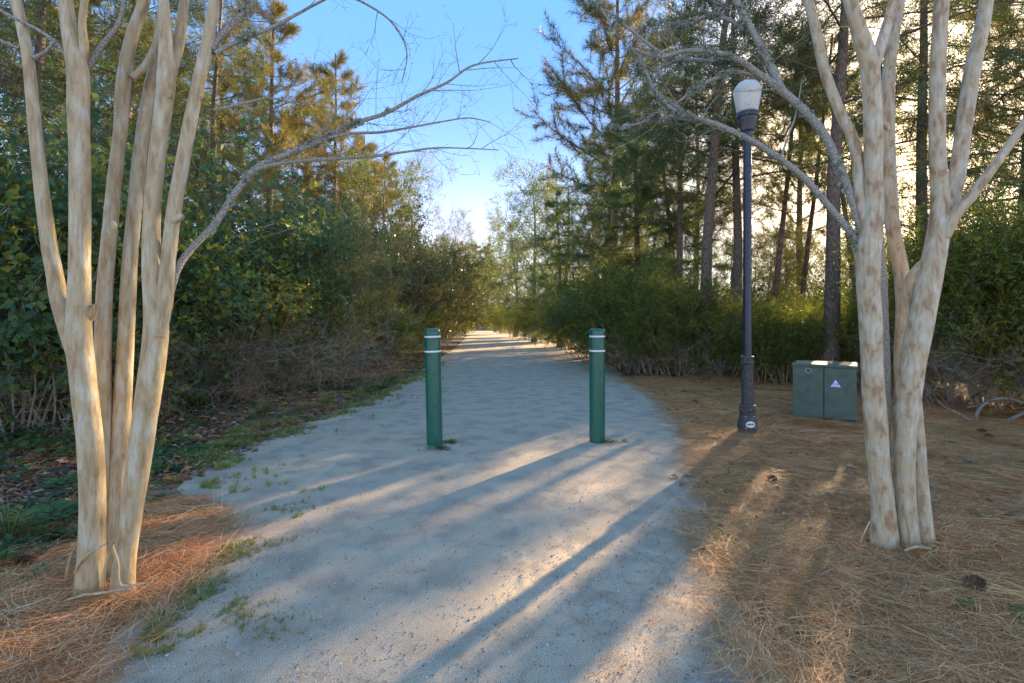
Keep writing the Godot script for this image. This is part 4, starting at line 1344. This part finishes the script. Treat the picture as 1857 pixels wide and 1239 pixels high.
	for s in [[[[205, 985, 7], [196, 1010, 8], [188, 1050, 9], [186, 1075, 5]], -0.1], [[[203, 990, 6], [212, 1020, 8], [216, 1058, 7], [235, 1062, 5], [280, 1056, 3]], -0.12], [[[196, 985, 5], [170, 998, 6], [145, 1020, 7], [135, 1040, 5]], -0.11], [[[140, 985, 5], [128, 1010, 7], [120, 1045, 8], [116, 1070, 5]], 0.02], [[[118, 1090, 5], [150, 1080, 7], [190, 1075, 6], [240, 1066, 4]], -0.14]]:
		stem(t, "bark_strip", s[0], d0 + float(s[1]), 0.02, 5, "crape_bark")

	# right tree
	var foot2 := ground(1630, 995)
	foot2.y = high(foot2.x, foot2.z)
	var u := base("crape_myrtle", foot2, "multi-stemmed crape myrtle with mottled pink and cream bark beside the transformer box", "tree")
	var e0 := 2.74
	bm = "mottled_bark"
	stem(u, "stem", [[1604, 1030, 62], [1604, 985, 56], [1603, 950, 50], [1600, 900, 45], [1594, 850, 42], [1588, 760, 43], [1583, 700, 43], [1580, 600, 44], [1575, 520, 46], [1575, 460, 50], [1580, 415, 46], [1585, 370, 39], [1584, 300, 36], [1583, 200, 36], [1577, 120, 37], [1558, 55, 30], [1542, 0, 28], [1520, -90, 23], [1500, -240, 15]], e0, -0.02, 18, bm, 0.09)
	stem(u, "stem", [[1582, 140, 20], [1592, 100, 24], [1606, 55, 22], [1622, 0, 20], [1640, -90, 16], [1668, -230, 11]], e0, 0.06, 12, bm, 0.06)
	stem(u, "stem", [[1650, 1020, 44], [1646, 960, 40], [1640, 800, 36], [1638, 650, 34], [1641, 560, 35], [1634, 490, 31], [1619, 410, 28], [1613, 320, 28], [1610, 210, 27], [1614, 110, 24], [1630, 20, 20], [1645, -90, 15]], e0 + 0.14, 0.2, 14, bm, 0.08)
	stem(u, "stem", [[1606, 960, 20], [1606, 700, 20], [1604, 600, 18], [1601, 500, 17], [1597, 440, 14], [1590, 380, 10]], e0 + 0.2, 0.0, 10, "twig_bark", 0.08)
	stem(u, "stem", [[1650, 1030, 50], [1648, 985, 44], [1644, 930, 40], [1641, 860, 39], [1641, 800, 42], [1645, 740, 48], [1652, 680, 50], [1667, 600, 50], [1683, 520, 49], [1697, 450, 46], [1706, 395, 46], [1705, 350, 37], [1701, 290, 34], [1700, 200, 32], [1702, 100, 31], [1708, 0, 30], [1712, -110, 24], [1706, -260, 15]], e0 - 0.02, 0.05, 18, bm, 0.09)
	stem(u, "stem", [[1708, 420, 34], [1724, 365, 37], [1738, 305, 34], [1748, 230, 34], [1765, 120, 34], [1785, 30, 30], [1800, -80, 24], [1825, -240, 15]], e0 + 0.02, 0.12, 14, bm, 0.08)
	stem(u, "stem", [[1712, 430, 26], [1735, 385, 29], [1762, 356, 25], [1800, 305, 22], [1857, 225, 20], [1920, 130, 17], [1990, -20, 12]], e0 - 0.02, -0.15, 12, bm, 0.07)
	stem(u, "stem", [[1650, 560, 16], [1652, 520, 30], [1662, 495, 26], [1680, 470, 14]], e0 + 0.1, -0.08, 10, bm, 0.05)
	stem(u, "stem", [[1679, 1030, 48], [1677, 985, 42], [1674, 950, 38], [1668, 880, 36], [1664, 800, 30], [1662, 740, 24], [1664, 690, 12]], e0 + 0.02, 0.04, 14, bm, 0.08)
	var gm := stem(u, "stem", [[1570, 410, 22], [1561, 360, 26], [1552, 270, 23], [1522, 200, 21], [1496, 130, 20], [1481, 60, 20], [1466, 0, 18], [1450, -90, 14], [1420, -220, 8]], e0, 0.2, 12, bm, 0.07)
	var al := stem(u, "branch", [[1562, 455, 12], [1545, 424, 15], [1500, 370, 14], [1450, 315, 13], [1375, 262, 12], [1300, 226, 11], [1250, 212, 9], [1215, 195, 8], [1185, 160, 6], [1160, 105, 5], [1110, 45, 3.5], [1080, 0, 3]], e0, 0.45, 9, "twig_bark", 0.08)
	var be := stem(u, "branch", [[1566, 430, 18], [1555, 390, 20], [1532, 325, 18], [1497, 248, 17], [1460, 202, 16], [1415, 162, 15], [1385, 140, 13], [1325, 102, 11], [1250, 92, 9], [1195, 104, 6], [1150, 88, 4]], e0, 0.35, 10, "twig_bark", 0.08)
	var b2 := stem(u, "branch", [[1425, 172, 12], [1408, 142, 14], [1393, 110, 14], [1368, 62, 13], [1335, 0, 12], [1305, -70, 9], [1280, -170, 5]], e0 + 0.17, 0.2, 9, "twig_bark", 0.08)
	var b3 := stem(u, "branch", [[1400, 150, 9], [1370, 136, 10], [1330, 132, 9], [1270, 155, 8], [1230, 185, 5], [1190, 205, 3]], e0 + 0.2, 0.2, 8, "twig_bark", 0.08)
	var b4 := stem(u, "branch", [[1250, 213, 7], [1225, 220, 8], [1195, 214, 6], [1150, 226, 4], [1110, 232, 2.5]], e0 + 0.35, 0.2, 7, "twig_bark", 0.08)
	var b5 := stem(u, "branch", [[1340, 110, 8], [1300, 112, 8], [1260, 108, 7], [1215, 105, 6], [1150, 60, 5], [1110, 25, 4], [1070, 10, 2]], e0 + 0.3, 0.3, 7, "twig_bark", 0.08)
	var b6 := stem(u, "branch", [[1370, 64, 9], [1320, 35, 8], [1280, 30, 7], [1230, 50, 5], [1180, 40, 3]], e0 + 0.3, 0.3, 7, "twig_bark", 0.08)
	var b7 := stem(u, "branch", [[1415, 291, 5], [1428, 250, 4.5], [1444, 205, 3.5], [1455, 140, 1.5]], e0 + 0.1, 0.1, 6, "twig_bark")
	twig_spread(u, al, 0.0026, 18, 0.42, 631, 0.35)
	twig_spread(u, be, 0.003, 16, 0.42, 632, 0.4)
	twig_spread(u, b2, 0.003, 14, 0.5, 633, 0.2)
	twig_spread(u, b3, 0.0022, 7, 0.3, 634, 0.2)
	twig_spread(u, b5, 0.002, 9, 0.34, 635, 0.2)
	twig_spread(u, b6, 0.002, 9, 0.34, 636, 0.2)
	twig_spread(u, b4, 0.0018, 6, 0.26, 638, 0.2, -0.03)
	twig_spread(u, gm, 0.003, 10, 0.5, 637, 0.6)
	lichen_on(u, [al, be, b2, b3, b4, b5, b6], 2600, 641)
	for kn in [[[1714, 396, 14], [1723, 388, 15], [1729, 384, 7]], [[1582, 512, 10], [1584, 502, 16], [1582, 492, 10]], [[1605, 869, 7], [1609, 862, 10], [1611, 855, 5]], [[1612, 235, 8], [1606, 226, 12], [1602, 220, 6]]]:
		stem(u, "knot", kn, e0 - 0.03, 0.0, 9, bm, 0.1)
	for s in [[[[1642, 935, 4], [1648, 958, 6], [1652, 985, 8], [1650, 1002, 5]], -0.1], [[[1560, 985, 2], [1568, 965, 4], [1578, 945, 3]], -0.05], [[[1662, 940, 4], [1664, 965, 6], [1670, 992, 5]], -0.06], [[[1640, 1000, 6], [1660, 992, 8], [1690, 996, 4]], -0.14]]:
		stem(u, "bark_strip", s[0], e0 + float(s[1]), 0.02, 5, "crape_bark")


# ---------------------------------------------------------------- bollards, lamps, transformer
func make_furniture() -> void:
	var green := mat("bollard_plastic", Color(0.012, 0.115, 0.075), 0.3)
	green.albedo_texture = noise_tex(0.02, [Color(0.72, 0.74, 0.72), Color(0.95, 0.95, 0.95), Color(1, 1, 1)], [0.2, 0.4, 0.7], 256, FastNoiseLite.TYPE_SIMPLEX_SMOOTH, 5, 42)
	green.heightmap_enabled = true
	green.heightmap_texture = noise_tex(0.2, [], [], 256, FastNoiseLite.TYPE_SIMPLEX, 2, 41)
	green.heightmap_scale = 0.06
	green.uv1_triplanar = true
	green.uv1_scale = Vector3.ONE * 3.0
	var tape := mat("reflective_tape", Color(0.72, 0.74, 0.74), 0.4)
	for b in [[788.5, 806.0, 0.022, "dark green bollard with two white bands, leaning slightly, weeds at its foot"], [1083.0, 801.5, 0.0, "upright dark green bollard with two white bands, in line with the lamp post"]]:
		var g := ground(b[0], b[1])
		g.y = -0.01
		var o := base("bollard", g, b[3], "bollard", "trail bollards")
		o.rotation.z = b[2]
		var R := 0.0815
		var H := 1.195
		var w := Acc.new()
		var prof := [[R, -0.12], [R, 0.0], [R, 0.4], [R, 0.8], [R, H - 0.06], [R, H - 0.035], [R * 0.985, H - 0.022], [R * 0.94, H - 0.01], [R * 0.85, H - 0.002], [R * 0.6, H + 0.003], [0.001, H + 0.004]]
		w.lathe(prof, 40)
		part("post", w.mesh(green), o)
		for y in [H - 0.088, H - 0.238]:
			var q := Acc.new()
			q.lathe([[R - 0.001, y - 0.001], [R + 0.0022, y], [R + 0.0022, y + 0.016], [R - 0.001, y + 0.017]], 40)
			part("band", q.mesh(tape), o)
	# lamp posts
	var paint := mat("lamp_paint", Color(0.02, 0.03, 0.055), 0.38)
	paint.albedo_texture = noise_tex(0.03, [Color(0.75, 0.7, 0.55), Color(0.95, 0.95, 0.95), Color(1, 1, 1)], [0.25, 0.45, 0.7], 256, FastNoiseLite.TYPE_SIMPLEX_SMOOTH, 5, 43)
	paint.uv1_triplanar = true
	paint.uv1_scale = Vector3(2, 2, 2)
	var worn := mat("worn_lamp_paint", Color(1, 1, 1), 0.6)
	worn.albedo_texture = noise_tex(0.03, [Color(0.03, 0.03, 0.04), Color(0.045, 0.045, 0.045), Color(0.075, 0.07, 0.05), Color(0.12, 0.11, 0.075)], [0.3, 0.5, 0.64, 0.85], 512, FastNoiseLite.TYPE_SIMPLEX_SMOOTH, 5, 47)
	worn.uv1_triplanar = true
	worn.uv1_scale = Vector3(3, 1, 3)
	var globe := mat("frosted_globe", Color(0.60, 0.60, 0.56), 0.2)
	globe.backlight_enabled = true
	globe.backlight = Color(0.8, 0.79, 0.74)
	var plate := mat("number_plate", Color(0.72, 0.73, 0.72), 0.4)
	var ink := mat("black_ink", Color(0.03, 0.03, 0.035), 0.6)
	var first := lamp_post(ground(1355.5, 791.0), paint, worn, globe, "dark fluted lamp post with frosted acorn globe, a white oval number tag on its foot")
	tag_plate(first, plate, ink)
	lamp_post(ground(897.5, 603.0), paint, worn, globe, "small dark lamp post far off at the right edge of the trail")
	transformer()


func lamp_post(g: Vector3, paint: Material, worn: Material, globe: Material, label: String) -> Node3D:
	var o := base("lamp_post", Vector3(g.x, high(g.x, g.z) - 0.01, g.z), label, "lamp post")
	o.scale = Vector3(0.92, 1.0, 0.92)
	var f := Acc.new()
	f.lathe([[0.125, -0.06], [0.126, 0.02], [0.122, 0.034], [0.108, 0.038], [0.104, 0.05], [0.111, 0.10], [0.110, 0.14], [0.102, 0.185], [0.092, 0.21], [0.088, 0.225], [0.088, 0.27], [0.096, 0.275], [0.1, 0.285], [0.1, 0.298], [0.094, 0.306], [0.088, 0.31], [0.088, 0.322], [0.094, 0.33], [0.09, 0.342], [0.07, 0.35]], 36)
	part("foot", f.mesh(worn), o)
	var p := Acc.new()
	p.lathe([[0.069, 0.345], [0.069, 0.36], [0.069, 0.5], [0.068, 0.65], [0.067, 0.78], [0.066, 0.80]], 96, 0.10, 16, 0.35, 0.79)
	part("pedestal", p.mesh(worn), o)
	var c := Acc.new()
	c.lathe([[0.06, 0.785], [0.07, 0.79], [0.08, 0.803], [0.08, 0.815], [0.07, 0.83], [0.067, 0.845], [0.074, 0.856], [0.076, 0.87], [0.07, 0.88], [0.04, 0.882]], 36)
	part("collar", c.mesh(worn), o)
	var s := Acc.new()
	s.lathe([[0.049, 0.875], [0.049, 0.89], [0.0488, 1.2], [0.048, 1.8], [0.047, 2.4], [0.046, 3.0], [0.046, 3.24], [0.046, 3.26]], 96, 0.13, 12, 0.88, 3.25)
	part("shaft", s.mesh(paint), o)
	var cap := Acc.new()
	cap.lathe([[0.03, 3.25], [0.062, 3.252], [0.064, 3.27], [0.06, 3.28], [0.06, 3.335], [0.082, 3.345], [0.084, 3.36], [0.09, 3.40], [0.104, 3.45], [0.113, 3.49], [0.115, 3.5]], 120, 0.09, 20, 3.35, 3.48)
	part("fitter", cap.mesh(paint), o)
	var rim := Acc.new()
	rim.lathe([[0.09, 3.492], [0.122, 3.495], [0.126, 3.505], [0.126, 3.54], [0.12, 3.553], [0.1, 3.556]], 48)
	part("rim", rim.mesh(paint), o)
	var gl := Acc.new()
	gl.lathe([[0.1, 3.552], [0.113, 3.556], [0.121, 3.58], [0.14, 3.68], [0.155, 3.76], [0.160, 3.79], [0.159, 3.805], [0.152, 3.815], [0.142, 3.835], [0.12, 3.865], [0.098, 3.885], [0.085, 3.893], [0.06, 3.896], [0.02, 3.898], [0.001, 3.898]], 96, 0.03, 32, 3.57, 3.80)
	part("globe", gl.mesh(globe), o)
	var fin := Acc.new()
	fin.lathe([[0.03, 3.89], [0.03, 3.903], [0.018, 3.915], [0.02, 3.925], [0.001, 3.935]], 16)
	part("finial", fin.mesh(globe), o)
	return o


func tag_plate(o: Node3D, plate: Material, ink: Material) -> void:
	# an oval tag bent round the foot, facing the trail and the camera
	var yaw := 0.12
	var n := Node3D.new()
	n.name = "number_tag"
	o.add_child(n)
	n.rotation.y = -0.24 + yaw
	var w := Acc.new()
	var R := 0.1135
	var steps_ := 28
	for k in steps_:
		var a0 := TAU * k / steps_
		var a1 := TAU * (k + 1) / steps_
		var q := func(a: float, m: float) -> Vector3:
			var x := 0.054 * m * cos(a)
			var y := 0.145 + 0.034 * m * sin(a)
			return Vector3(R * sin(x / R), y, R * cos(x / R) + 0.001)
		w.tri(q.call(0.0, 0.0), q.call(a1, 1.0), q.call(a0, 1.0))
	part("plate", w.mesh(plate), n)
	for s in [["48191", 0.022, 0.136], ["LAMP", 0.009, 0.163]]:
		if s[0] == "LAMP":
			continue
		var tm := TextMesh.new()
		tm.text = s[0]
		var f := SystemFont.new()
		f.font_names = PackedStringArray(["Droid Sans"])
		f.font_weight = 700
		tm.font = f
		tm.font_size = 32
		tm.pixel_size = float(s[1]) / 24.0
		tm.depth = 0.003
		tm.vertical_alignment = VERTICAL_ALIGNMENT_CENTER
		tm.material = ink
		var t := part("lettering", tm, n)
		t.position = Vector3(0, 0.145, R + 0.002)
	for s in [[-0.05, 0.105], [0.062, 0.107], [-0.048, 0.225], [0.052, 0.228]]:
		var b := Acc.new()
		b.lathe([[0.005, -0.02], [0.005, 0.003], [0.003, 0.005], [0.0005, 0.0055]], 10)
		var m := part("bolt", b.mesh(plate), n)
		var rr := 0.1105 if s[1] < 0.15 else 0.089
		m.position = Vector3(rr * sin(s[0] / rr), s[1], rr * cos(s[0] / rr))
		m.rotation = Vector3(PI / 2, s[0] / rr, 0)


func transformer() -> void:
	var paint := mat("box_paint", Color(0.062, 0.11, 0.078), 0.45)
	paint.albedo_texture = noise_tex(0.02, [Color(0.8, 0.8, 0.78), Color(0.97, 0.97, 0.97), Color(1, 1, 1)], [0.25, 0.5, 0.7], 256, FastNoiseLite.TYPE_SIMPLEX_SMOOTH, 5, 53)
	paint.uv1_triplanar = true
	paint.uv1_scale = Vector3.ONE * 1.3
	var right_c := Vector3(3.965, 0, -5.71)
	var left_c := Vector3(3.44, 0, -6.08)
	var along := (right_c - left_c)
	var W := along.length()
	var o := base("transformer_box", (right_c + left_c) * 0.5, "dark green utility transformer box with blue triangle sticker behind the right crape myrtle", "utility box")
	o.rotation.y = -atan2(along.z, along.x)
	var hw := W * 0.5
	var D := 0.62
	var H := 0.755
	# the box lies behind the front plane z = 0
	var b := Acc.new()
	b.box(Vector3(-hw + 0.004, -0.08, -D), Vector3(hw - 0.004, H - 0.05, -0.03), 0.01)
	part("tank", b.mesh(paint), o)
	var l := Acc.new()
	l.box(Vector3(-hw, 0.0, -0.029), Vector3(-0.0012, H - 0.036, 0.003), 0.004)
	part("door", l.mesh(paint), o)
	var rr := Acc.new()
	rr.box(Vector3(0.0012, 0.11, -0.029), Vector3(hw, H - 0.036, 0.006), 0.008)
	part("door", rr.mesh(paint), o)
	var sill := Acc.new()
	sill.box(Vector3(0.002, -0.06, -0.028), Vector3(hw + 0.002, 0.104, 0.002), 0.006)
	part("sill", sill.mesh(paint), o)
	# lid: low ridge
	var lid := Acc.new()
	var y0 := H - 0.034
	var y1 := H - 0.004
	var ry := H + 0.012
	var a0 := Vector3(-hw - 0.006, y0, 0.012)
	var a1 := Vector3(hw + 0.008, y0, 0.012)
	var b0 := Vector3(-hw - 0.006, y0, -D - 0.006)
	var b1 := Vector3(hw + 0.008, y0, -D - 0.006)
	var up := Vector3(0, y1 - y0, 0)
	var r0 := Vector3(-hw + 0.02, ry, -D * 0.5)
	var r1 := Vector3(hw - 0.02, ry, -D * 0.5)
	lid.quad(a0, a0 + up, a1 + up, a1)
	lid.quad(a1, a1 + up, b1 + up, b1)
	lid.quad(b1, b1 + up, b0 + up, b0)
	lid.quad(b0, b0 + up, a0 + up, a0)
	lid.quad(a0 + up, r0, r1, a1 + up)
	lid.quad(b1 + up, r1, r0, b0 + up)
	lid.tri(a1 + up, r1, b1 + up)
	lid.tri(b0 + up, r0, a0 + up)
	lid.quad(a0, a1, b1, b0)
	part("lid", lid.mesh(paint), o)
	# recessed lock cup
	var cup := Acc.new()
	cup.lathe([[0.030, -0.002], [0.034, 0.004], [0.032, 0.007], [0.027, 0.007], [0.024, 0.001], [0.001, 0.0005]], 24)
	var steel := mat("galvanised", Color(0.35, 0.37, 0.36), 0.45)
	steel.metallic = 0.6
	var cm := part("lock", cup.mesh(steel), o)
	cm.position = Vector3(-0.155, H - 0.085, 0.0)
	cm.rotation.x = PI / 2
	var bolt := Acc.new()
	bolt.lathe([[0.012, 0.0], [0.012, 0.012], [0.009, 0.014], [0.0005, 0.0145]], 6)
	part("bolt", bolt.mesh(mat("dark_steel", Color(0.06, 0.06, 0.06), 0.5)), cm)
	var nut := Acc.new()
	nut.lathe([[0.008, 0.0], [0.008, 0.005], [0.0005, 0.006]], 8)
	var nb := part("bolt", nut.mesh(M.dark_steel), o)
	nb.position = Vector3(hw - 0.025, 0.125, 0.006)
	nb.rotation.x = PI / 2
	# warning sticker: blue triangle, white field, a dark bar and a figure between two lines of print
	var blue := mat("sticker_blue", Color(0.015, 0.07, 0.42), 0.4)
	var white := mat("sticker_white", Color(0.68, 0.69, 0.66), 0.4)
	var st := Node3D.new()
	st.name = "warning_sticker"
	o.add_child(st)
	st.position = Vector3(0.12, H - 0.27, 0.007)
	var e := 0.064
	var tri_ := Acc.new()
	tri_.tri(Vector3(-e, 0, 0), Vector3(0, e * 1.8, 0), Vector3(e, 0, 0))
	part("triangle", tri_.mesh(blue), st)
	var f1 := Acc.new()
	f1.tri(Vector3(-0.027, 0.047, 0.001), Vector3(0, 0.093, 0.001), Vector3(0.027, 0.047, 0.001))
	part("field", f1.mesh(white), st)
	var f2 := Acc.new()
	f2.quad(Vector3(-0.051, 0.009, 0.001), Vector3(-0.033, 0.039, 0.001), Vector3(0.033, 0.039, 0.001), Vector3(0.051, 0.009, 0.001))
	part("field", f2.mesh(white), st)
	var fg := Acc.new()
	fg.quad(Vector3(-0.004, 0.036, 0.0016), Vector3(-0.004, 0.05, 0.0016), Vector3(0.004, 0.05, 0.0016), Vector3(0.004, 0.036, 0.0016))
	part("figure", fg.mesh(white), st)
	for y in [0.0275, 0.018]:
		var pr := Acc.new()
		var hwid := 0.026 if y > 0.02 else 0.034
		pr.quad(Vector3(-hwid, y, 0.0016), Vector3(-hwid, y + 0.004, 0.0016), Vector3(hwid, y + 0.004, 0.0016), Vector3(hwid, y, 0.0016))
		part("print", pr.mesh(mat("print_grey", Color(0.4, 0.42, 0.45), 0.5)), st)
